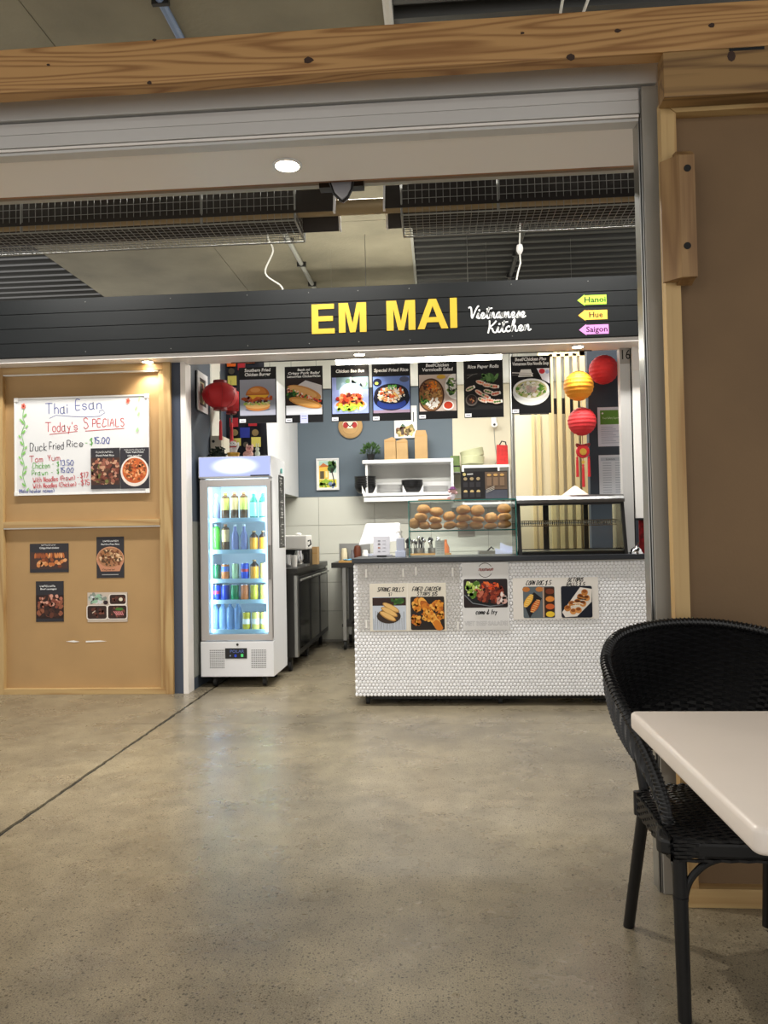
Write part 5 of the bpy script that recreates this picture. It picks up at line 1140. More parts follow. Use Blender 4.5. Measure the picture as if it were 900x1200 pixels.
lathe_thing('oil_bottle', 522.5, 645, 8.2, QZ, [(.036, 0), (.038, .01), (.038, .14), (.016, .19), (.014, .22), (.016, .225)], mat('amber', (196, 110, 60), .25), 'amber glass bottle behind the bread case', 'bottle')
tag(B(0, .42, 0, .05, 0, .085).build('wooden_block', 'oak_ply', loc=(P(482, 650, 8.12)[0], 8.102, QZ)), 'long wooden block behind the bread case', 'block')
px_a, pz_a = P(510, 633, 5.84); px_b, pz_b = P(521, 650, 5.84)
cd = empty('price_card', (px_a, 5.80, 1.050), 'small white price card standing behind the glass', 'card')
B(0, px_b - px_a, 0, .003, 0, pz_a - 1.05).build('card', pc, cd)
k = Ink()
for i in range(5):
    for j in range(2): k.rect(.010 + .032 * j, .034 + .032 * j, .018 + .018 * i, .022 + .018 * i, (190, 190, 186), same=True)
k.build('print', cd, (0, -.0003, 0)); cd.rotation_euler[0] = -.25
x0 = P(561, 640, 8.1)[0]
bn = empty('food_bin', (x0, 8.12, QZ), 'steel food tray with tongs behind the bread case', 'tray')
MB().prism_x([(0, 0), (.25, 0), (.27, .10), (.265, .10), (.245, .008), (.008, .008), (-.012, .10), (-.018, .10)], 0, .17).build('tray_body', 'steel', bn); B(.01, .16, .02, .23, .01, .07).build('food', mat('sauce_dark', (70, 56, 40), .6), bn); MB().tube([(.08, .1, .08), (.13, -.03, .14), (.15, -.05, .12)], .008, 6).build('tongs', 'black_plastic', bn)
mbw = MB(); rnd = random.Random(4)
for (a, b, c_) in ((0, 0, 0), (.05, .02, .05)):
    pts = [(a + x + rnd.uniform(-.01, .01), b, c_ + z + rnd.uniform(-.01, .01)) for x, z in ((0, 0), (.09, -.0), (.17, .02), (.18, .08), (.12, .07), (.05, .10), (.0, .12))]
    mbw.prism([(p[0], p[2]) for p in pts], b, b + .05)
tag(mbw.build('plastic_bags', mat('bag_lilac', (196, 202, 230), .3), loc=(P(581, 645, 7.95)[0], 7.95, QZ)), 'crumpled pale plastic bag behind the bread case right side', 'plastic bag')
bpy.data.objects['plastic_bags'].location = (P(581, 645, 7.95)[0] + .02, 8.22, QZ + .012)
# wall bits seen through the glass
tag(B(0, .19, 0, .012, 0, .14).build('wall_panel', mat('warm_grey', (150, 140, 128), .5), loc=(P(537, 638, BY)[0], BY - .022, P(537, 640, BY)[1] + .11)), 'grey brown wall plate seen under the bread shelf', 'wall plate')

# wall shelves with crockery
HY = 8.46; sx0, sx1 = P(424.5, 540, HY)[0], P(531, 535, HY)[0]
ws = empty('wall_shelf', (sx0, HY, P(424, 585, HY)[1]), 'white two tier wall shelf with bowls and plates', 'shelf')
zb_ = ws.location.z; sw = sx1 - sx0; sd = BY - .012 - HY
zt = P(478, 538, HY)[1] - zb_; zm = P(478, 577, HY)[1] - zb_
B(0, sw, 0, sd, zt - .04, zt).build('shelf_board', 'white_gloss', ws, bevel=.003); B(0, sw, 0, sd, zm - .035, zm).build('shelf_board', 'white_gloss', ws, bevel=.003)
B(.01, sw, .01, sd, zm - .095, zm - .045).build('shelf_rail', 'white_gloss', ws, bevel=.002)
B(.03, .055, .03, sd, zm, zt - .04).build('shelf_upright', 'white_gloss', ws); B(sw - .028, sw, .01, sd, zm, zt - .04).build('shelf_upright', 'white_gloss', ws)
B(.03, sw, sd - .012, sd, zm, zt - .04).build('back_panel', mat('panel_shaded', (190, 190, 186), .4), ws)  # shading on the white back panel is put into its grey
B(.0, sw, sd - .03, sd - .012, zm, zm + .13).build('back_ledge', 'white_gloss', ws)
def stack(n, px, mk, step, names, grp, lab):
    x = P(px, 570, HY + .13)[0]; proto = None
    for i in range(n):
        if proto is None: o = proto = mk()
        else: o = proto.copy(); COL.objects.link(o)
        o.location = (x, HY + .14, zb_ + zm + i * step)
        pos = 'bottom' if i == 0 else ('top' if i == n - 1 else ORD[i] + ' from the bottom')
        tag(o, lab % pos, names, grp)
bowl = lambda: MB().lathe([(.045, 0), (.075, .010), (.102, .036), (.114, .066), (.115, .074), (.122, .075), (.122, .081), (.110, .080), (.098, .04), (.05, .014)], 20).build('black_bowl', mat('bowl_black', (18, 18, 20), .35), None, True)
plate = lambda: MB().lathe([(.08, 0), (.09, .004), (.135, .016), (.138, .021), (.13, .021), (.085, .010)], 22).build('white_plate', 'white_gloss', None, True)
stack(7, 428, bowl, .0190, 'bowl', 'black bowls in the left stack', 'black bowl, %s of the left stack on the white shelf')
stack(6, 483, bowl, .0125, 'bowl', 'black bowls in the middle stack', 'black bowl, %s of the middle stack on the white shelf')
stack(7, 456.5, plate, .0125, 'plate', 'white plates between the bowl stacks', 'white plate, %s of the pile between the bowl stacks')
stack(5, 511, plate, .0125, 'plate', 'white plates at the shelf end', 'white plate, %s of the pile at the right shelf end')
for (a, lab) in ((424.5, 'left white cradle under the left bowl stack'), (441.5, 'right white cradle under the left bowl stack'), (472, 'left white cradle of the middle bowl stack'), (496, 'right white cradle of the middle bowl stack')):
    x = P(a, 570, HY + .05)[0]; s = 1 if 'left white' in lab else -1
    tag(MB().prism([(0, 0), (s * .04, 0), (0, .085)], 0, .01).build('stack_cradle', 'white_plastic', loc=(x, HY + .015, zb_ + zm)), lab, 'bracket')
# pot plant, paper bags, picture, round plaque
zz = zb_ + zt
pp = empty('potted_plant', (P(434.5, 536, HY + .12)[0], HY + .12, zz), 'small green plant in a black pot on the white shelf', 'plant')
MB().lathe([(.032, 0), (.045, .07), (.047, .075), (.040, .075)], 14).build('pot', 'black_plastic', pp, True)
rnd = random.Random(9); lf = MB()
for i in range(150):
    a, e = rnd.uniform(0, 2 * PI), rnd.uniform(-.15, 1.4); L = rnd.uniform(.07, .115)
    c = Vector((math.cos(a) * math.cos(e) * L * 1.05, math.sin(a) * math.cos(e) * L, .10 + math.sin(e) * L * .95)); t = c - Vector((0, 0, .08)); t.normalize(); s = t.cross(Vector((rnd.uniform(-1, 1), rnd.uniform(-1, 1), rnd.uniform(-1, 1)))).normalized() * .011
    lf.add([c - t * .022, c + s, c + t * .022, c - s], [(0, 1, 2, 3)])
stuff(lf.build('foliage', 'leaf', pp)); st = MB()
for i in range(7): a = i * .9; st.tube([(0, 0, .06), (math.cos(a) * .05, math.sin(a) * .05, .15)], .003, 4)
stuff(st.build('stems', 'leaf_dark', pp))
def bag(px0, px1, pyt, lab, peak):
    x0, x1 = P(px0, 520, HY + .06)[0], P(px1, 520, HY + .06)[0]; h = P((px0 + px1) / 2, pyt, HY + .06)[1] - zz; w = x1 - x0
    o = empty('paper_bag', (x0, HY + .06, zz), lab, 'paper bag', 'brown paper bags on the shelf')
    MB().prism([(0, 0), (w, 0), (w * .98, h * .82), (w * .86, h), (w * .12, h), (0, h * .84)] if peak else [(0, 0), (w, 0), (w * .98, h * .9), (w * .7, h), (0, h * .88)], 0, .10).build('bag_body', 'kraft', o, bevel=.004)
    B(w * .06, w * .94, -.003, 0, h * .80, h * .83).build('fold', 'oak_ply', o)
bag(450.2, 463.8, 512, 'left of the two squat brown paper bags on the shelf', False); bag(464.3, 477.8, 513.5, 'right of the two squat brown paper bags on the shelf', False); bag(486, 501, 504, 'tall brown paper bag alone on the shelf', True)
def framed(name, px0, py0, px1, py1, Y, label, art, fw=.018, frame='white_gloss'):
    x0, z1 = P(px0, py0, Y); x1, z0 = P(px1, py1, Y); w, h = x1 - x0, z1 - z0
    o = empty(name, (x0, Y, z0), label, 'picture')
    B(0, w, 0.004, .016, 0, h).build('backing', pc, o)
    for q in ((0, w, 0, fw), (0, w, h - fw, h), (0, fw, fw, h - fw), (w - fw, w, fw, h - fw)): B(q[0], q[1], -.006, .012, q[2], q[3]).build('frame_bar', frame, o, bevel=.0015)
    k = Ink(); art(k, w, h); k.build('print', o, (0, .0036, 0)); return o
def a_village(k, w, h):
    k.rect(0, w, 0, h, (236, 236, 226)); f = .03
    k.rect(f, w - f, h * .55, h - f, (170, 200, 190)); k.rect(f, w * .55, h * .35, h * .78, (232, 190, 80)); k.poly([(f, h * .72), (w * .3, h * .86), (w * .58, h * .74)], (196, 110, 60)); k.rect(w * .16, w * .34, h * .36, h * .6, (90, 80, 60)); k.rect(w * .4, w * .5, h * .4, h * .6, (240, 226, 160))
    k.rect(f, w - f, f, h * .34, (214, 206, 70)); k.blobs(30, w * .4, h * .2, w * .32, h * .10, [(150, 180, 60), (236, 226, 110), (110, 150, 50)], .01, .03, clip=(f, w - f, f, h - f)); k.blobs(44, w * .72, h * .76, w * .2, h * .16, [(50, 90, 46), (80, 120, 50), (30, 60, 36), (110, 140, 60)], .01, .028, clip=(f, w - f, f, h - f))
    k.line([(w * .66, h * .7), (w * .8, h * .2)], .012, (50, 40, 40)); k.blobs(10, w * .7, h * .18, w * .12, h * .08, [(120, 140, 180), (80, 90, 110)], .01, .02)
framed('village_picture', 370.5, 537.5, 397.5, 574, BY - .030, 'small framed village painting on the grey blue wall', a_village)
def a_street(k, w, h):
    k.rect(0, w, 0, h, (244, 242, 236)); k.blobs(60, w * .5, h * .22, w * .36, h * .12, [(210, 180, 110), (150, 140, 90), (120, 80, 60), (80, 110, 90), (226, 200, 140)], .01, .03); k.rect(w * .3, w * .42, h * .10, h * .30, (90, 70, 60)); k.rect(w * .55, w * .65, h * .1, h * .28, (120, 100, 70)); k.line([(w * .85, h * .5), (w * .85, h * .8)], .012, (80, 80, 80))
framed('street_picture', 461.5, 476, 489, 513, BY - .030, 'white framed street sketch partly hidden by a poster', a_street)
rp = empty('woven_plaque', (P(411, 500, BY)[0], BY - .014, P(411, 500, BY)[1]), 'round woven basket plaque with red painted shapes on the wall', 'plaque')
MB().lathe([(.135, -.005), (.130, -.03), (.10, -.045), (.02, -.05)], 24, (0, 0, 0), 'y').build('basket', mat('basket', (196, 158, 104), .7, bump=.5, bscale=90), rp, True)
for r in (.135, .115, .095): MB().tube([(r * math.cos(a * PI / 16), -.02 - (.135 - r) * .6, r * math.sin(a * PI / 16)) for a in range(33)], .006, 6).build('rim_coil', 'kraft', rp)
k = Ink(); k.ell(0, .02, .085, .05, (236, 226, 206)); k.ell(-.05, .01, .03, .035, (176, 40, 40)); k.ell(.05, .01, .03, .035, (176, 40, 40)); k.line([(-.04, .03), (0, -.01), (.04, .03)], .012, (60, 30, 30)); k.build('painting', rp, (0, -.053, 0))
# overhead cabinet on the left wall, cloth hung on its end
OX = -1.612; OY0 = 7.12
oc = empty('wall_cabinet', (XL, OY0, 1.665), 'white overhead cabinet on the left kitchen wall', 'cabinet')
B(.006, OX - XL - .02, 0, BY - .012 - OY0, 0, 1.13).build('body', 'white_tile', oc)
L_ = BY - .012 - OY0
for i in range(3): B(OX - XL - .02, OX - XL, i * L_ / 3 + .002, (i + 1) * L_ / 3 - .002, .0, 1.13).build('door', 'white_gloss', oc, bevel=.002)
x0, z1 = P(258, 418, OY0 - .03); x1, z0 = P(314, 536, OY0 - .03)
cl_ = empty('patchwork_hanging', (x0, OY0 - .03, z0), 'black cloth hanging with coloured squares behind the red lantern', 'wall hanging')
w, h = x1 - x0, z1 - z0; mbc = MB(); nx = 24
for j in range(2):
    for i in range(nx + 1): mbc.v.append((w * i / nx - (.03 if j else 0) * (1 - 0), .006 * math.sin(i * 1.1), h * j))
for i in range(nx): mbc.f.append((i, i + 1, nx + 2 + i, nx + 1 + i))
q = mbc.build('cloth', 'black_cloth', cl_, True); md = q.modifiers.new('thick', 'SOLIDIFY'); md.thickness = .004
def sq(px, py, s, col, rnd_=False):
    x, z = P(px, py, OY0 - .045); x -= x0; z -= z0
    if rnd_: MB().lathe([(s, 0), (s, -.003), (s * .5, -.004)], 14, (x, -.012, z), 'y').build('disc', mat('patch_%d_%d_%d' % col, col, .8), cl_)
    else: B(x - s, x + s, -.016, -.012, z - s * 1.05, z + s * 1.05).build('patch', mat('patch_%d_%d_%d' % col, col, .8), cl_)
OR_, YE, RE, BU, DK = (226, 104, 24), (196, 186, 90), (160, 24, 36), (24, 40, 130), (70, 64, 50)
for a in ((271, 424, .042, OR_), (293.5, 420, .042, OR_), (272, 446, .042, YE), (283, 429, .036, RE), (274, 495, .040, RE), (287, 507, .046, BU), (300, 518, .044, YE), (278, 518, .034, YE), (296, 494, .04, RE), (256 + 9, 480, .03, BU)): sq(*a)
for a in ((271, 435, .03, DK), (274, 483, .03, DK), (275, 507, .032, (120, 100, 60)), (299, 507, .032, (120, 100, 60)), (288, 521, .026, DK)): sq(*a, True)
MB().tube([(-.04, -.01, h - .05), (w + .05, -.01, h - .05)], .008, 8).build('hanging_rod', 'steel', cl_)
# picture and switch box on the left wall
ya, yb = PX(229, 460, XL)[0], PX(240.5, 460, XL)[0]
zt_, zb2 = PX(229, 434, XL)[1], PX(229, 480, XL)[1]
lp = empty('scroll_picture', (XL + .001, ya, zb2), 'white framed narrow picture on the dark blue side wall', 'picture')
hh = zt_ - zb2; ww = yb - ya
B(0, .012, 0, ww, 0, hh).build('backing', pc, lp)
for q in ((0, ww, 0, .05), (0, ww, hh - .05, hh), (0, .05, .05, hh - .05), (ww - .05, ww, .05, hh - .05)): B(0, .022, q[0], q[1], q[2], q[3]).build('frame_bar', 'white_gloss', lp)
k = Ink(); k.rect(.05, ww - .05, .05, hh - .05, (40, 36, 34)); k.rect(.075, ww - .075, .075, hh - .075, (170, 160, 120)); k.blobs(22, ww / 2, hh * .4, ww * .25, hh * .3, [(120, 40, 36), (60, 50, 40), (206, 196, 150), (100, 96, 60)], .015, .04, clip=(.075, ww - .075, .075, hh - .075))
k.build('print', lp, (.0125, 0, 0), PI / 2)
ya, yb = PX(239, 520, XL)[0], PX(257, 520, XL)[0]
sbx = empty('switch_box', (XL + .007, 6.55, PX(240, 533, XL)[1] - .02), 'beige electrical box on the side wall above the fridge', 'electrical box')
B(0, .10, 0, .26, 0, .20).build('box_body', mat('beige_box', (196, 190, 172), .5), sbx, bevel=.004); MB().lathe([(.012, -.012), (.012, 0)], 12, (.03, 0, .15), 'y').build('knob', 'black_plastic', sbx)

# slatted timber screen and cream panel at the right rear
SYY = 7.60
scn = empty('slat_screen', (P(641, 600, SYY)[0], SYY, 0), 'pale timber slat screen at the right rear of the kitchen', 'screen')
x_0 = scn.location.x; zt_ = P(665, 414, SYY)[1]
for a in (642.5, 652, 661.5, 671): 
    x = P(a + 2.5, 420, SYY)[0] - x_0; B(x - .021, x + .021, 0, .05, 0, zt_).build('slat', 'slat_pine', scn, bevel=.002)
xa, xb = P(679, 420, SYY)[0] - x_0, P(690.5, 420, SYY)[0] - x_0
B(xa, xb, 0, .06, 0, zt_ + .02).build('post', 'slat_pine', scn, bevel=.002)
B(-.05, xb, .0, .05, zt_ - .03, zt_ + .02).build('top_rail', 'slat_pine', scn, bevel=.002)
xl_, zl_ = P(603, 487, SYY + .1); xr_ = P(690, 487, SYY + .1)[0]
B(xl_ - x_0, xr_ - x_0 + .05, .08, .12, 0, zl_).build('panel', 'cream_board', scn)
B(xl_ - x_0 + .05, xr_ - x_0 + .05, .10, .12, zl_ + .0, zl_ + .16).build('dark_gap_board', 'black_plastic', scn)
for a in (627, 634): x = P(a, 600, SYY + .07)[0] - x_0; B(x - .014, x + .014, .06, .08, 0, zl_).build('slat', 'slat_pine', scn)
# steel pole, shelf with microwave, bowls, red bag, camera
tag(MB().tube([(P(600, 480, 8.16)[0], 8.16, QZ), (P(600, 480, 8.16)[0], 8.16, 3.2)], .022, 10).build('steel_pole', 'steel', None, True), 'white steel pole beside the red bag', 'pole')
mx0, mz0 = P(540, 592, 8.4); mx1 = P(601, 590, 8.4)[0]; mz1 = P(570, 545, 8.4)[1]
rs = empty('rear_shelf', (P(529, 590, 8.35)[0], 8.33, mz0 - .03), 'narrow steel shelf carrying the microwave', 'shelf')
rw = mx1 - rs.location.x - .03
B(0, rw, 0, BY - .012 - 8.33, 0, .03).build('shelf_plate', 'steel', rs)
for x in (.03, rw - .05): MB().prism_x([(.1, 0), (BY - .014 - 8.33, 0), (BY - .014 - 8.33, -.2)], x, x + .02).build('shelf_bracket', 'steel', rs)
mw = empty('microwave', (mx0 + .02, 8.36, mz0), 'white microwave behind the black menu board', 'microwave')
mh = mz1 - mz0; mwd = mx1 - mx0 - .045
B(0, mwd, 0, .34, 0, mh).build('body', 'white_gloss', mw, bevel=.006); B(.02, mwd * .74, -.006, 0, .03, mh - .03).build('door', 'black_plastic', mw, bevel=.002); B(mwd * .78, mwd * .97, -.004, 0, .03, mh - .03).build('control_panel', 'steel', mw)
for i, (dx, dz, rot, lab) in enumerate(((0, 0, 0, 'lower pale green bowl upside down on the microwave'), (.01, .075, .22, 'upper pale green bowl tilted on the microwave'))):
    o = MB().lathe([(.09, 0), (.125, .02), (.13, .10), (.125, .105), (.118, .10), (.085, .012)], 20).build('green_bowl', mat('sage', (186, 188, 150), .5), None, True, loc=(P(554, 545, 8.45)[0] + dx, 8.47, mz1 + dz + .001)); o.rotation_euler = (0, -rot, 0)
    tag(o, lab, 'bowl', 'green bowls on the microwave')
x0, z1 = P(582, 522, 8.4); x1, z0 = P(596, 543, 8.4)
rbg = empty('red_bag', (x0, 8.42, mz1 + .001), 'red printed bag standing on the microwave by the pole', 'bag')
MB().prism([(0, 0), (x1 - x0, 0), (x1 - x0 - .004, z1 - mz1), (.004, z1 - mz1 + .01)], 0, .08).build('bag_body', mat('bag_red', (196, 36, 34), .5, var=.2, vscale=30), rbg, bevel=.004); MB().tube([(.03, .03, z1 - mz1), (.06, .03, z1 - mz1 + .05), (.10, .03, z1 - mz1 + .04), (.11, .03, z1 - mz1 - .01)], .007, 6).build('bag_handle', 'black_plastic', rbg)
x0, z1 = P(528, 534, 8.5); x1, z0 = P(539, 548, 8.5)
gsh = empty('small_shelf', (x0 - .03, 8.5, P(530, 553, 8.5)[1]), 'thin steel shelf right of the white shelf', 'shelf'); B(0.03, .135, 0, BY - .012 - 8.5, -.012, 0).build('plate', 'steel', gsh); B(.06, .075, .18, BY - .012 - 8.5, -.10, -.012).build('bracket', 'steel', gsh)
gb = empty('green_carton', (x0, 8.52, gsh.location.z + .001), 'small green carton on the thin steel shelf', 'box'); B(0, .10, 0, .12, 0, z1 - gsh.location.z).build('carton_body', mat('green_box', (104, 126, 70), .6), gb, bevel=.002); B(-.002, .102, -.002, .122, .055, .070).build('strap', 'black_plastic', gb)
wx_, wz_ = P(578.5, 495, BY)
sc_ = empty('wall_camera', (wx_, BY - .014, wz_), 'small white security camera on the cream wall', 'camera')
B(-.03, .03, -.03, 0, -.02, .06).build('mount', 'white_plastic', sc_, bevel=.008); MB().lathe([(.034, -.06), (.036, -.03), (.03, 0)], 16, (0, -.035, -.035), 'y').build('camera_body', 'white_plastic', sc_, True); MB().lathe([(.012, -.064), (.014, -.058)], 12, (0, -.036, -.04), 'y').build('lens', 'black_plastic', sc_)
pts = curve([P(a, b, BY - .02) for a, b in ((579, 503), (580, 520), (582, 540), (574, 552), (570, 562))], 6)
MB().tube([(p.x - wx_, -.006, p.y - wz_) for p in pts], .004, 5).build('lead', 'grey_conduit', sc_)
# wide led batten behind the posters
bx0, bz = P(392, 421, 7.0); bx1, _ = P(589, 414.5, 7.0)
lb = empty('led_batten', (bx0, 7.0, 2.812), 'bright white LED batten behind the hanging posters', 'light')
B(0, bx1 - bx0, 0, .05, .024, .05).build('housing', 'white_plastic', lb); B(.01, bx1 - bx0 - .01, .002, .048, -.014, .024).build('diffuser', 'led_glow', lb)
for x in (.3, bx1 - bx0 - .3): MB().tube([(x, .025, .05), (x, .025, CZ - 2.812)], .003, 5).build('suspension', 'steel', lb)
l_ = area('batten_light', ((bx0 + bx1) / 2, 7.025, 2.79), bx1 - bx0 - .04, .04, 22, (1.0, .98, .90))
for i, (x, y, z) in enumerate(KIT):
    o = empty('led_batten', (x, y, z), '%s added LED batten over the kitchen, unseen behind the sign' % ['left', 'right'][i], 'light', 'added battens over the kitchen'); B(-.62, .62, -.035, .035, 0, .05).build('housing', 'white_plastic', o); B(-.60, .60, -.03, .03, -.02, 0).build('diffuser', 'led_glow', o)
    for s in (-.4, .4): MB().tube([(s, 0, .05), (s, 0, CZ - z)], .0012, 5).build('suspension', 'steel', o)
for i, (x, y) in enumerate(BAY + HALL):
    o = empty('linear_light', (x, y, 3.82), 'linear ceiling light ' + ['left above the bay before the sign', 'in the middle above the bay before the sign', 'right above the bay before the sign', 'left behind the seats', 'right behind the seats'][i], 'light', 'linear lights under the slab'); B(-.64, .64, -.08, .08, 0, .06).build('housing', 'white_plastic', o); B(-.62, .62, -.07, .07, -.01, 0).build('diffuser', 'led_glow', o)
    B(-.02, .02, -.02, .02, .06, CZ - 3.82).build('mount', 'steel', o)

# =================================================================== DRINKS FRIDGE
FX, FY = -1.655, 6.15
fg = empty('drinks_fridge', (FX, FY, 0), 'white glass door drinks fridge with a lit header beside the post', 'fridge')
fw, fd = .300, .55
sh_ = MB()
sh_.box(-fw, -fw + .035, .045, fd, .372, 1.70); sh_.box(fw - .035, fw, .045, fd, .372, 1.70); sh_.box(-fw + .035, fw - .035, fd - .04, fd, .372, 1.70); sh_.box(-fw, fw, .02, fd, 1.70, 1.877); sh_.box(-fw, fw, .012, fd, .088, .372)
body = sh_.build('body', 'fridge_white', fg)
B(-fw + .035, fw - .035, fd - .044, fd - .04, .372, 1.70).build('lining', mat('lining', (232, 240, 244), .3), fg)
B(-fw - .002, fw, 0, .02, 1.704, 1.877).build('header_frame', 'fridge_white', fg, bevel=.003)
hm = bpy.data.materials.new('header_glow'); hm.use_nodes = True
N = hm.node_tree.nodes; L = hm.node_tree.links; N.remove(N['Principled BSDF'])
tc = N.new('ShaderNodeTexCoord'); mp = N.new('ShaderNodeMapping'); mp.inputs['Location'].default_value = (0.0, 0, -1.798 / .085); mp.inputs['Scale'].default_value = (1 / .24, 0, 1 / .085)
gr = N.new('ShaderNodeTexGradient'); gr.gradient_type = 'SPHERICAL'; cr = N.new('ShaderNodeValToRGB')
cr.color_ramp.elements[0].position = 0.05; cr.color_ramp.elements[0].color = (.38, .43, .72, 1); cr.color_ramp.elements[1].position = .85; cr.color_ramp.elements[1].color = (1.6, 1.7, 1.8, 1); cr.color_ramp.interpolation = 'EASE'
em = N.new('ShaderNodeEmission'); em.inputs[1].default_value = 1.0
L.new(tc.outputs['Object'], mp.inputs[0]); L.new(mp.outputs[0], gr.inputs[0]); L.new(gr.outputs['Fac'], cr.inputs[0]); L.new(cr.outputs[0], em.inputs[0]); L.new(em.outputs[0], N['Material Output'].inputs[0])
hl = B(-fw + .006, fw - .008, -.004, 0, 1.716, 1.872).build('light_box', hm, fg)
B(.13, .285, -.006, -.004, 1.712, 1.722).build('badge', 'black_plastic', fg)
B(-fw, fw, .0, .014, .088, .370).build('base_panel', 'fridge_white', fg, bevel=.003)
dr = B(-fw + .004, -.232, .005, .045, .380, 1.690).build('door', 'fridge_door_shaded', fg, bevel=.003)
for q in ((.258, fw - .006, .380, 1.690), (-.232, .258, 1.632, 1.690), (-.232, .258, .380, .428)): B(q[0], q[1], .005, .045, q[2], q[3]).build('door_frame', 'fridge_door_shaded', dr, bevel=.002)
B(-.232, .258, .020, .026, .428, 1.632).build('glass_pane', 'fridge_glass', dr)
B(.272, .284, -.012, .006, .87, 1.15).build('handle', mat('handle_grey', (110, 108, 106), .4), dr)
B(fw - .004, fw, -.001, .006, .40, 1.67).build('door_seal', 'dark_steel', dr)
for x in (-.225, .236): B(x, x + .014, .046, .060, .44, 1.62).build('led_strip', 'fridge_led', fg)
area('fridge_glow', (FX, FY + .09, 1.66), 0.46, .05, 2.5, (.80, .93, 1.0), (math.radians(18), 0, 0))
for s in (-1, 1):                              # led strips up both door jambs wash the shelves
    l_ = area('fridge_strip', (FX + .013 + s * .236, FY + .066, 1.03), .012, 1.16, 2.6, (.80, .93, 1.0)); l_.rotation_mode = 'QUATERNION'; l_.rotation_quaternion = Vector((-s * .6, .8, 0)).to_track_quat('-Z', 'Y')
SH = [1.372, 1.112, .872, .700, .455]
for i, z in enumerate(SH):
    s_ = B(-.262, .262, .085, fd - .06, z - .006, z).build('shelf', mat('shelf_wire_white', (214, 228, 236), .3), fg)
    B(-.262, .262, .078, .086, z - .030, z + .004).build('price_rail', mat('price_rail', (196, 224, 236), .25), s_)
for cx0 in (-.225, .118):
    hm_ = MB()
    for i in range(10):
        for j in range(10): hm_.box(cx0 + i * .0125, cx0 + i * .0125 + .0062, -.0012, .0004, .158 + j * .0155, .158 + j * .0155 + .0075)
    stuff(hm_.build('vent_holes', 'dark_gap', fg))
cp = B(-.098, .082, -.004, .0, .235, .318).build('control_panel', 'black_plastic', fg, bevel=.001)
k = Ink(); k.text('POLAR', 0, .282, .034, (96, 116, 180), fit=.115, bold=.004); k.ell(-.055, .258, .004, .006, (170, 190, 230), 8); k.ell(-.012, .258, .011, .013, (40, 70, 200), 10); k.rect(.032, .052, .248, .272, (90, 226, 130)); k.build('display', cp, (0, -.0043, 0))
MB().lathe([(.010, -.004), (.010, 0)], 12, (.004, 0, .347), 'y').build('lock', 'dark_steel', fg)
for x, y in ((-.20, .08), (.21, .08), (-.20, .46), (.21, .46)): castor(fg, x, y, .09, .038)
# sheets and magnet on the fridge side
q = empty('side_notice', (FX + fw + .0005, FY + .28, 1.12), 'narrow dark notice sheet on the side of the fridge', 'notice'); B(0, .002, 0, .22, 0, .62).build('sheet', 'black_plastic', q)
k = Ink(); rnd = random.Random(2)
for i in range(40): k.rect(.03 + rnd.uniform(0, .1), .07 + rnd.uniform(0, .12), .02 + i * .0147, .02 + i * .0147 + .008, rnd.choice([(170, 170, 170), (110, 110, 110), (206, 206, 206)]), same=True)
k.build('print', q, (.0022, 0, 0), PI / 2)
MB().lathe([(.022, 0), (.022, .012)], 12, (0, .10, .66), 'x').build('magnet', mat('magnet_teal', (120, 196, 190), .4), q)

# ---- drinks: each bottle and can
def bottle(name, mats, H, R, neck, label, cat, grp, px, Y, z, lbl=None, cap='white_plastic', fill=None):
    o = empty(name, (P(px, 650, Y)[0], Y, z), label, cat, grp)
    hn = H * neck
    MB().lathe([(R * .86, 0), (R, .006), (R, hn * .96), (R * .92, hn * 1.06), (R * .42, hn + (H - hn) * .52), (R * .38, H * .95)], 14).build('bottle_body', mats, o, True)
    if lbl: MB().lathe([(R * 1.02, hn * lbl[1]), (R * 1.02, hn * lbl[2])], 14).build('bottle_label', lbl[0], o, True)
    MB().lathe([(R * .46, H * .93), (R * .46, H * .995), (R * .3, H)], 12).build('cap', cap, o, True)
    return o
def can(px, z, colr, label, H=.122, R=.033, band=None):
    Y = 6.30; o = empty('drink_can', (P(px, 650, Y)[0], Y, z), label, 'can', 'cans in the drinks fridge')
    MB().lathe([(R * .82, 0), (R, .008), (R, H - .010), (R * .84, H - .002)], 16).build('can_body', mat('can_%d_%d_%d' % colr, colr, .3), o, True)
    MB().lathe([(R * .86, H - .003), (R * .86, H), (R * .76, H - .001)], 16).build('lid', 'chrome', o, True)
    if band: MB().lathe([(R * 1.012, H * band[1]), (R * 1.012, H * band[2])], 16).build('band', mat('band_%d_%d_%d' % band[0], band[0], .35), o, True)
BG = 'bottles in the drinks fridge'; Yb = 6.30
teap = mat('tea', (92, 62, 34), .2); lab_y = mat('label_lemon', (206, 200, 96), .4); lab_p = mat('label_peach', (226, 190, 130), .4)
clr = mat('clear_bottle', (140, 142, 184), .15, alpha=.75); wat = mat('water_bottle', (130, 164, 206), .12, alpha=.6)
z = SH[0]
bottle('soda_bottle', clr, .205, .030, .55, 'clear ribbed bottle, leftmost on the top fridge shelf', 'bottle', BG, 254.4, Yb, z)
bottle('tea_bottle', teap, .215, .034, .80, 'iced tea bottle with yellow cap on the top fridge shelf', 'bottle', BG, 264.9, Yb, z, (lab_y, .42, .98), mat('cap_lime', (206, 210, 60), .4))
bottle('tea_bottle', teap, .220, .034, .80, 'left iced tea bottle with orange cap on the top fridge shelf', 'bottle', BG, 275.7, Yb, z, (lab_p, .42, .98), mat('cap_orange', (226, 130, 80), .4))
bottle('tea_bottle', teap, .220, .034, .80, 'right iced tea bottle with orange cap on the top fridge shelf', 'bottle', BG, 286.5, Yb, z, (lab_y, .42, .98), 'cap_orange')
grn = mat('green_glass', (60, 140, 110), .12, alpha=.75); lab_b = mat('label_sky', (150, 206, 236), .35)
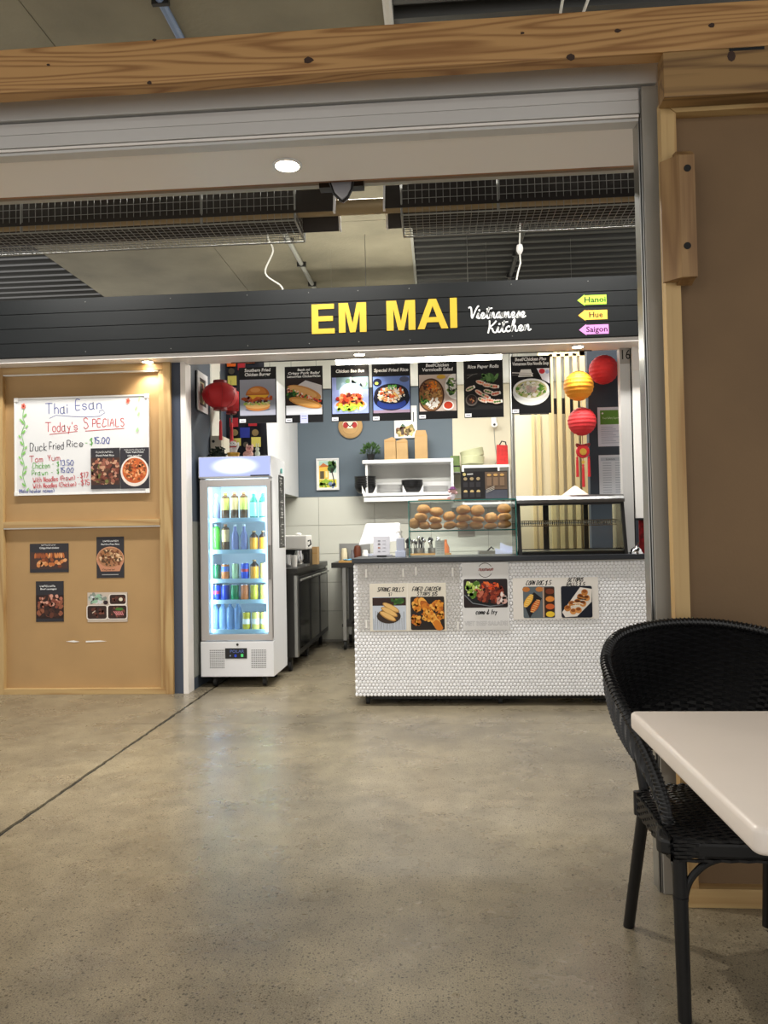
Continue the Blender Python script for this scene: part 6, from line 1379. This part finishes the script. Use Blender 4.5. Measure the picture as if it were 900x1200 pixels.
bottle('mineral_bottle', grn, .222, .033, .62, 'green mineral water bottle, left of the pair on the top shelf', 'bottle', BG, 298, Yb, z, (lab_b, .12, .95))
bottle('mineral_bottle', grn, .222, .033, .62, 'green mineral water bottle, right of the pair on the top shelf', 'bottle', BG, 308.7, Yb, z, (lab_b, .12, .95))
z = SH[1]
bottle('green_bottle', mat('lime_drink', (86, 196, 60), .3), .215, .034, .82, 'lime green wrapped bottle, leftmost on the second shelf', 'bottle', BG, 253.6, Yb, z, None, mat('cap_sky', (170, 196, 226), .4))
bottle('tea_bottle', teap, .215, .032, .80, 'iced tea bottle beside the lime bottle on the second shelf', 'bottle', BG, 264.7, Yb, z, (lab_p, .40, .98), mat('cap_brown', (176, 116, 80), .4))
for a, n_ in ((275.8, 'left'), (286.3, 'right')): bottle('soda_bottle', clr, .210, .031, .55, 'clear ribbed bottle, %s of the pair on the second shelf' % n_, 'bottle', BG, a, Yb, z)
brn = mat('brown_glass', (60, 40, 30), .15); lab_o = mat('label_orange', (236, 160, 40), .4)
for a, n_, zz_ in ((297.8, 'left squat brown bottle with orange label on the second shelf', z), (308.6, 'right squat brown bottle with orange label on the second shelf', z), (298, 'squat brown bottle among the cans on the third shelf', SH[2])): bottle('brown_bottle', brn, .155, .035, .70, n_, 'bottle', BG, a, Yb, zz_, (lab_o, .02, .92), 'kraft')
z = SH[2]
can(253.6, z, (36, 96, 60), 'dark green can, leftmost on the third shelf'); can(264, z, (206, 120, 60), 'orange can with a blue band on the third shelf', band=((80, 110, 190), .5, .85)); can(275.8, z, (170, 196, 150), 'pale green slim can on the third shelf', .128, .029); can(287, z, (36, 80, 200), 'bright blue can on the third shelf', .13, band=((206, 60, 70), .45, .62)); can(309, z, (236, 230, 130), 'pale yellow can, rightmost on the third shelf', .13)
z = SH[3]
can(253.3, z, (34, 64, 180), 'blue can with a red band, leftmost on the fourth shelf', band=((196, 60, 90), .4, .6)); can(263.6, z, (30, 60, 170), 'blue can, second on the fourth shelf'); can(274.8, z, (36, 140, 84), 'green can on the fourth shelf'); can(286.4, z, (216, 126, 70), 'plain orange can on the fourth shelf'); can(297.4, z, (206, 196, 70), 'yellow can, second from the right on the fourth shelf'); can(308.7, z, (240, 226, 110), 'yellow can, rightmost on the fourth shelf')
z = SH[4]
for i, a in enumerate((251.5, 260.3, 269.2, 278)): bottle('water_bottle', wat, .225, .031, .72, 'clear blue water bottle at the fridge bottom, %s from the left' % ORD[i], 'bottle', BG, a, Yb, z, None, 'cap_sky')
for i, a in enumerate((288, 298.8, 309)): can(a, z, [(200, 180, 50), (226, 214, 110), (240, 226, 110)][i], 'yellow can at the fridge bottom, %s from the left' % ORD[i], .142, .034, band=((236, 236, 226), .3, .6))

# ---- on top of the fridge, lanterns
TZ = 1.8775
wreath = empty('garland', (P(255, 525, 6.33)[0], 6.33, TZ), 'dark green leafy garland on top of the fridge', 'garland'); rnd = random.Random(12); lf = MB()
for i in range(170):
    a = rnd.uniform(0, 2 * PI); e = rnd.uniform(0, PI / 2); r = rnd.uniform(.5, 1); c = Vector((math.cos(a) * math.cos(e) * .095 * r, math.sin(a) * math.cos(e) * .06 * r, math.sin(e) * .105 * r)); t = Vector((rnd.uniform(-1, 1), rnd.uniform(-1, 1), rnd.uniform(-.2, 1))).normalized(); s = t.cross(Vector((0, 1, .3))).normalized() * .008
    c.z = max(c.z, .016); lf.add([c - t * .015, c + s, c + t * .02, c - s], [(0, 1, 2, 3)])
stuff(lf.build('foliage', 'leaf_dark', wreath)); MB().lathe([(.05, 0), (.05, .03), (.02, .05)], 12).build('core', 'leaf_dark', wreath)
ct_ = empty('lucky_cat', (P(273.5, 533, 6.30)[0], 6.30, TZ), 'white lucky cat sitting in a gold bowl on the fridge', 'figurine')
MB().lathe([(.030, 0), (.045, .012), (.055, .042), (.050, .045), (.038, .02)], 14).build('gold_base', 'gold', ct_, True)
MB().ball((0, 0, .065), .034, .028, .038).build('body', 'white_gloss', ct_, True); hd_ = MB().ball((0, -.004, .118), .030, .026, .027).build('head', 'white_gloss', ct_, True)
for s in (-1, 1): MB().lathe([(.010, 0), (.001, .020)], 6, (s * .019, -.004, .136)).build('ear', mat('ear_red', (206, 80, 80), .5), hd_); MB().ball((s * .011, -.029, .122), .004, .003, .004, 8, 6).build('eye', 'black_plastic', hd_)
MB().tube([(.028, -.01, .07), (.045, -.015, .10), (.042, -.012, .128)], .010, 8).build('raised_paw', 'white_gloss', ct_, True); MB().lathe([(.031, .09), (.031, .097)], 14).build('collar', 'red_cloth', ct_)
pg = empty('pig_figurine', (P(292, 533, 6.30)[0], 6.30, TZ), 'pink pig figurine on top of the fridge', 'figurine'); pk = mat('pig_pink', (226, 176, 166), .45)
MB().ball((-.008, 0, .030), .045, .035, .030).build('body', pk, pg, True); hd_ = MB().ball((.008, -.014, .074), .034, .028, .030).build('head', pk, pg, True); MB().lathe([(.012, -.016), (.010, 0)], 10, (.010, -.034, .070), 'y').build('snout', mat('pig_dark', (196, 120, 116), .5), hd_, True)
for s in (-1, 1): MB().lathe([(.012, 0), (.002, .022)], 6, (.008 + s * .022, -.01, .094)).build('ear', pk, hd_); MB().ball((.008 + s * .012, -.038, .082), .004, .003, .004, 8, 6).build('eye', 'black_plastic', hd_)
rbn = empty('rabbit_figurine', (P(302, 533, 6.28)[0], 6.27, TZ), 'small pale green rabbit figurine at the right of the fridge top', 'figurine'); pg_ = mat('rabbit', (206, 216, 196), .45)
MB().ball((0, 0, .028), .022, .020, .028).build('body', pg_, rbn, True); MB().ball((0, -.004, .066), .017, .016, .017).build('head', pg_, rbn, True)
for s in (-1, 1): MB().ball((s * .008, 0, .096), .005, .004, .022, 8, 6).build('ear', pg_, rbn, True)
def red_lantern(px, py, Y, rx, rz, label, zt):
    x, z = P(px, py, Y); o = empty('red_lantern', (x, Y, z), label, 'lantern', 'red silk lanterns by the fridge')
    n = 24; k_ = 10; mbl = MB(); vs = []; fs = []
    for i in range(k_ + 1):
        t = -0.44 * PI + 0.88 * PI * i / k_
        for j in range(n * 2):
            a = 2 * PI * j / (n * 2); s = 1 - 0.035 * abs(math.cos(a * 4)) ; vs.append((rx * math.cos(t) * math.cos(a) * s, rx * math.cos(t) * math.sin(a) * s, rz * math.sin(t)))
    m2 = n * 2
    for i in range(k_):
        for j in range(m2): fs.append((i * m2 + j, i * m2 + (j + 1) % m2, (i + 1) * m2 + (j + 1) % m2, (i + 1) * m2 + j))
    MB().add(vs, fs).build('silk_shade', 'red_cloth', o, True)
    for s in (-1, 1): MB().lathe([(rx * .38, 0), (rx * .38, .024)], 18, (0, 0, s * rz * 1.0 - .012)).build('collar', mat('lantern_dark', (120, 10, 18), .5), o, True)
    for i in range(8): a = i * PI / 4 + .39; MB().tube([(rx * math.cos(-1.38 + 2.76 * j / 8) * math.cos(a) * 1.0, rx * math.cos(-1.38 + 2.76 * j / 8) * math.sin(a) * 1.0, rz * math.sin(-1.38 + 2.76 * j / 8)) for j in range(9)], .002, 4).build('rib', 'gold' if False else 'lantern_dark', o)
    MB().tube([(0, 0, rz), (0, 0, zt - z)], .002, 4).build('cord', 'black_plastic', o)
    tsl = MB().tube([(0, 0, -rz), (0, 0, -rz - .09)], .008, 6).build('tassel_cord', 'black_plastic', o); MB().lathe([(.004, 0), (.012, -.02), (.015, -.17)], 10, (0, 0, -rz - .09)).build('tassel', 'red_cloth', tsl)
    return o
red_lantern(258, 463.5, 6.26, .148, .112, 'round red silk lantern with tassel hanging above the fridge', 2.60)
q = red_lantern(271, 470, 6.62, .122, .10, 'second red silk lantern half hidden behind the burger poster', 2.60)
def paper_lantern(px, py, Y, r, m_, label, zt):
    x, z = P(px, py, Y); o = empty('paper_lantern', (x, Y, z), label, 'lantern', 'paper ball lanterns')
    prof = []; n = 44
    for i in range(n + 1):
        t = -PI / 2 * .95 + PI * .95 * i / n; s = 1 + (.018 if i % 4 == 0 else (-.012 if i % 4 == 2 else 0)); prof.append((r * math.cos(t) * s, r * math.sin(t) * s))
    MB().lathe(prof, 28).build('paper_shade', m_, o)
    MB().tube([(0, 0, r), (0, 0, zt - z)], .0025, 4).build('cord', 'white_cable', o); MB().tube([(r * .16 * math.cos(a * PI / 8), r * .16 * math.sin(a * PI / 8), r) for a in range(17)], .003, 4).build('wire_ring', 'steel', o)
    return o
paper_lantern(678, 452.3, 6.08, .115, 'orange_paper', 'orange paper ball lantern hanging in front of the timber slats', 2.612)
paper_lantern(707.3, 433.3, 6.18, .114, 'red_paper', 'upper red paper ball lantern beside the stall number', 2.612)
o = paper_lantern(682, 494, 6.12, .110, 'red_paper', 'lower red paper ball lantern above the lucky charm', 2.244)
cxm, czm = P(683, 529, 6.12)
chm = empty('lucky_charm', (cxm, 6.12, czm), 'red lucky charm with gold coin and tassels under the paper lantern', 'charm')
MB().lathe([(.048, -.014), (.054, 0), (.048, .014)], 18, (0, 0, 0), 'y').build('pouch', 'red_cloth', chm, True); MB().lathe([(.026, -.020), (.028, -.012)], 16, (0, 0, -.004), 'y').build('coin', 'gold', chm, True)
MB().tube([p for p in curve([(-.05, 0, .06), (0, 0, .05), (.05, 0, .06), (.04, 0, .04), (0, 0, .05), (-.04, 0, .04), (-.05, 0, .06)], 5)], .007, 6).build('bow', mat('bow_red', (130, 12, 20), .6), chm); MB().tube([(0, 0, .05), (0, 0, .165)], .003, 4).build('cord', 'bow_red', chm)
for (a, b, L) in ((-.045, -.05, .15), (.045, -.05, .15), (0, -.11, .17)):
    t = MB().tube([(a, 0, -.03), (a, 0, b)], .003, 4).ball((a, 0, b), .010, .010, .010, 8, 6).build('tassel_bead', 'red_cloth', chm); MB().lathe([(.006, 0), (.010, -.02), (.012, -L)], 10, (a, 0, b)).build('tassel', 'red_cloth', t)
MB().lathe([(.014, -.004), (.014, .004)], 10, (0, 0, -.085), 'y').build('pendant', 'gold', chm)
# certificates on the right wall, flower cloth
def a_cert1(k, w, h):
    k.rect(0, w, 0, h, (226, 228, 238)); k.rect(.02, w - .01, h * .56, h - .025, (104, 150, 60)); k.text('Food Safety Supervisor', w * .5, h * .70, .022, (226, 236, 206), fit=w * .66); k.ell(.04, h - .05, .008, .008, WHITE, 8)
    for i in range(9): k.rect(.025, .025 + w * (.4 + .1 * (i % 3)), h * .48 - i * .016, h * .48 - i * .016 + .004, (170, 176, 196), same=True)
def a_cert2(k, w, h):
    k.rect(0, w, 0, h, (226, 230, 236)); k.rect(.015, w - .015, h * .86, h * .94, (196, 204, 214)); k.text('Licence', w * .4, h * .88, .024, (60, 60, 70))
    for i in range(14):
        for j in range(2): k.rect(.03 + j * .10, .10 + j * .10, h * .8 - i * .020, h * .8 - i * .020 + .005, (170, 178, 190), same=True)
for q in ((700, 477.5, 736, 522.5, 'green and white certificate on the dark blue wall', a_cert1), (701.5, 533.5, 737, 582, 'plain white licence sheet on the dark blue wall, lower', a_cert2)):
    sheet('certificate', q[0], q[1], q[2], q[3], RY - .004, q[4], q[5], None, 'certificate', bg=pc)
x0, z1 = P(747, 609, 6.10); x1 = x0 + .5
fc = empty('flower_cloth', (x0, 6.068, .55), 'red flowered cloth hanging past the counter end', 'cloth'); mbc = MB(); nx = 20
for j in range(2):
    for i in range(nx + 1): mbc.v.append((.5 * i / nx, .012 * math.sin(i * 1.2), (z1 - .55) * j))
for i in range(nx): mbc.f.append((i, i + 1, nx + 2 + i, nx + 1 + i))
q = mbc.build('cloth', mat('red_flower', (150, 16, 24), .8, var=.6, vscale=26), fc, True); q.modifiers.new('thick', 'SOLIDIFY').thickness = .004
MB().tube([(-.02, 0, z1 - .55), (.52, 0, z1 - .55)], .006, 6).build('rod', 'dark_steel', fc)

# =================================================================== TABLE AND CHAIR
tt = empty('cafe_table', (.482, 1.25, 0), 'white rounded edge table top on a pedestal, right foreground', 'table')
bm = bmesh.new(); bmesh.ops.create_cube(bm, size=1.0)
for v in bm.verts: v.co = Vector(((v.co.x + .5) * .80, (v.co.y + .5) * .80, .705 + (v.co.z + .5) * .045))
bmesh.ops.bevel(bm, geom=[e for e in bm.edges if abs(e.verts[0].co.z - e.verts[1].co.z) > .02], offset=.02, segments=4, affect='EDGES', profile=.5)
bmesh.ops.bevel(bm, geom=[e for e in bm.edges if abs(e.verts[0].co.z - e.verts[1].co.z) < .001], offset=.010, segments=4, affect='EDGES', profile=.5)
me = bpy.data.meshes.new('table_top'); bm.to_mesh(me); bm.free(); me.materials.append(MATS['table_white']); me.polygons.foreach_set('use_smooth', [True] * len(me.polygons)); me.set_sharp_from_angle(angle=math.radians(40))
o = bpy.data.objects.new('table_top', me); COL.objects.link(o); o.parent = tt
MB().lathe([(.04, .02), (.04, .70)], 16, (.48, .38, 0)).build('pedestal', 'dark_steel', tt, True); MB().lathe([(.22, 0), (.22, .012), (.05, .03)], 24, (.48, .38, 0)).build('base_plate', 'dark_steel', tt, True); B(.30, .66, .20, .56, .695, .705).build('top_bracket', 'dark_steel', tt)

CHX, CHY = .770, 2.20
ch = empty('rattan_chair', (CHX, CHY, 0), 'black woven tub chair tucked behind the white table', 'chair')
half = [(.188, -.13, .40), (.196, -.125, .50), (.222, -.10, .60), (.262, -.055, .70), (.292, .02, .785), (.290, .11, .845), (.235, .205, .893), (.125, .262, .918)]
rimp = [(-a, b, c) for a, b, c in half] + [(0, .28, .926)] + list(reversed(half))
rim = curve(rimp, 10)
halfb = [(.186, -.118, .40), (.194, -.085, .47), (.206, -.04, .525), (.214, .03, .55), (.212, .10, .555), (.185, .165, .56), (.135, .205, .56), (.07, .222, .56)]
botp = [(-a, b, c) for a, b, c in halfb] + [(0, .228, .56)] + list(reversed(halfb))
bot = curve(botp, 10)
MB().tube([p + Vector((0, 0, 0)) for p in rim], .0135, 10).build('rim', 'rattan', ch, True)
wr_ = MB(); nR = len(rim)          # wrapped binding round the rim
for i in range(2, nR - 2, 1):
    t = (rim[i + 1] - rim[i - 1]).normalized(); s = t.cross(Vector((0, 0, 1)));
    if s.length < .1: s = t.cross(Vector((0, 1, 0)))
    s.normalize(); u = s.cross(t); wr_.tube([rim[i] + (s * math.cos(a * PI / 5) + u * math.sin(a * PI / 5)) * .0145 + t * .0015 * a for a in range(11)], .0024, 4)
stuff(wr_.build('rim_binding', 'rattan', ch))
NS = 60
def surf(s, v):
    f = s * (nR - 1); i = min(int(f), nR - 2); t = f - i
    a = bot[i].lerp(bot[i + 1], t); b = rim[i].lerp(rim[i + 1], t)
    p = a.lerp(b, v); d = Vector((p.x, p.y - .02, 0))
    if d.length > 1e-6: d.normalize()
    bulge = .028 * math.sin(PI * v) * min(1, (b - a).length / .3)
    return p + d * bulge, d
wv = MB(); ROWS = 38
for r in range(ROWS):
    v = (r + .5) / ROWS; pts = []
    for k in range(NS * 2 + 1):
        s = .02 + .96 * k / (NS * 2); p, d = surf(s, v); pts.append(p + d * (.0042 * (1 if (k // 2 + r) % 2 else -1)) * (1 if k % 2 else 0))
    wv.tube(pts, .0078, 4, False)
t_ = stuff(wv.build('backrest_weave', 'rattan', ch)); t_['label'] = 'woven black backrest'
sk = MB()
for k in range(0, NS + 1, 1):
    s = .02 + .96 * k / NS; sk.tube([surf(s, v)[0] for v in (0, .25, .5, .75, 1)], .0030, 4, False)
stuff(sk.build('backrest_stakes', 'rattan_core', ch))
for s in (-1, 1):
    arm = MB(); pts = [Vector((s * a, b, c)) for a, b, c in half[:5]]
    for off in ((0, .018, 0), (0, .036, 0), (s * -.004, .053, .0)): arm.tube(curve([p + Vector(off) for p in pts[:4]], 6), .011, 6)
    arm.build('arm_wrap', 'rattan', ch, True)
seat = MB(); seatp = [(-.205, -.225), (.205, -.225), (.215, -.10), (.205, .10), (.17, .19), (0, .215), (-.17, .19), (-.205, .10), (-.215, -.10)]
seat.prism_z([(p.x, p.y) for p in curve(seatp, 5, True)], .405, .445); seat.build('seat', 'rattan_core', ch, bevel=.008)
sw_ = MB(); yy = -.225; r = 0
while yy < .20:
    hwid = .208 if yy < .08 else .208 * math.sqrt(max(.06, 1 - ((yy - .08) / .15) ** 2)); pts = []; n = 30
    for k in range(n + 1):
        x = -hwid + 2 * hwid * k / n; pts.append((x, yy, .449 - .004 * math.cos(PI * x / .42) + .0032 * (1 if (k // 2 + r) % 2 else -1) * (k % 2)))
    sw_.tube(pts, .0070, 4, False); yy += .0102; r += 1
stuff(sw_.build('seat_weave', 'rattan', ch))
ap = MB(); r = 0; z = .400
while z < .452:
    pts = [(-.208 + .416 * k / 40, -.230 + .0022 * (1 if (k // 2 + r) % 2 else -1) * (k % 2), z) for k in range(41)]; ap.tube(pts, .0048, 4, False)
    for s in (-1, 1): ap.tube([(s * (.212 + .0022 * (1 if (k // 2 + r) % 2 else -1) * (k % 2)), -.228 + .33 * k / 30, z) for k in range(31)], .0048, 4, False)
    z += .0095; r += 1
stuff(ap.build('seat_apron', 'rattan', ch))
for s in (-1, 1): MB().tube([(s * .210, .105, .392), (s * .210, .105, .458)], .0125, 8).build('apron_binding', 'rattan', ch, True)
def leg(p0, p1): 
    MB().tube([p0, Vector(p0).lerp(Vector(p1), .5), p1], [.0185, .0175, .0165], 12).build('leg', 'rattan', ch, True)
leg((-.188, -.205, .44), (-.188, -.215, 0)); leg((.188, -.205, .44), (.190, -.215, 0)); leg((-.178, .14, .44), (-.214, .245, 0)); leg((.178, .14, .44), (.208, .262, 0))
for s in (-1, 1): MB().tube([(s * .178, .14, .42), (s * .188, .15, .50), (s * .197, .16, .58)], .014, 10).build('back_post', 'rattan', ch, True)
MB().tube(bot, .010, 8).build('lower_rim', 'rattan', ch, True)
for s in (-1, 1):
    MB().tube(curve([(s * .180, -.212, .30), (s * .165, -.212, .345), (s * .125, -.212, .385), (s * .07, -.212, .404)], 6), .009, 8).build('corner_brace', 'rattan', ch, True)
    MB().tube(curve([(s * .189, -.195, .30), (s * .187, -.16, .36), (s * .185, -.10, .400)], 6), .009, 8).build('corner_brace', 'rattan', ch, True)
    MB().lathe([(.0195, .295), (.0195, .303)], 12, (s * .188, -.209, 0)).build('leg_ring', 'rattan', ch, True)
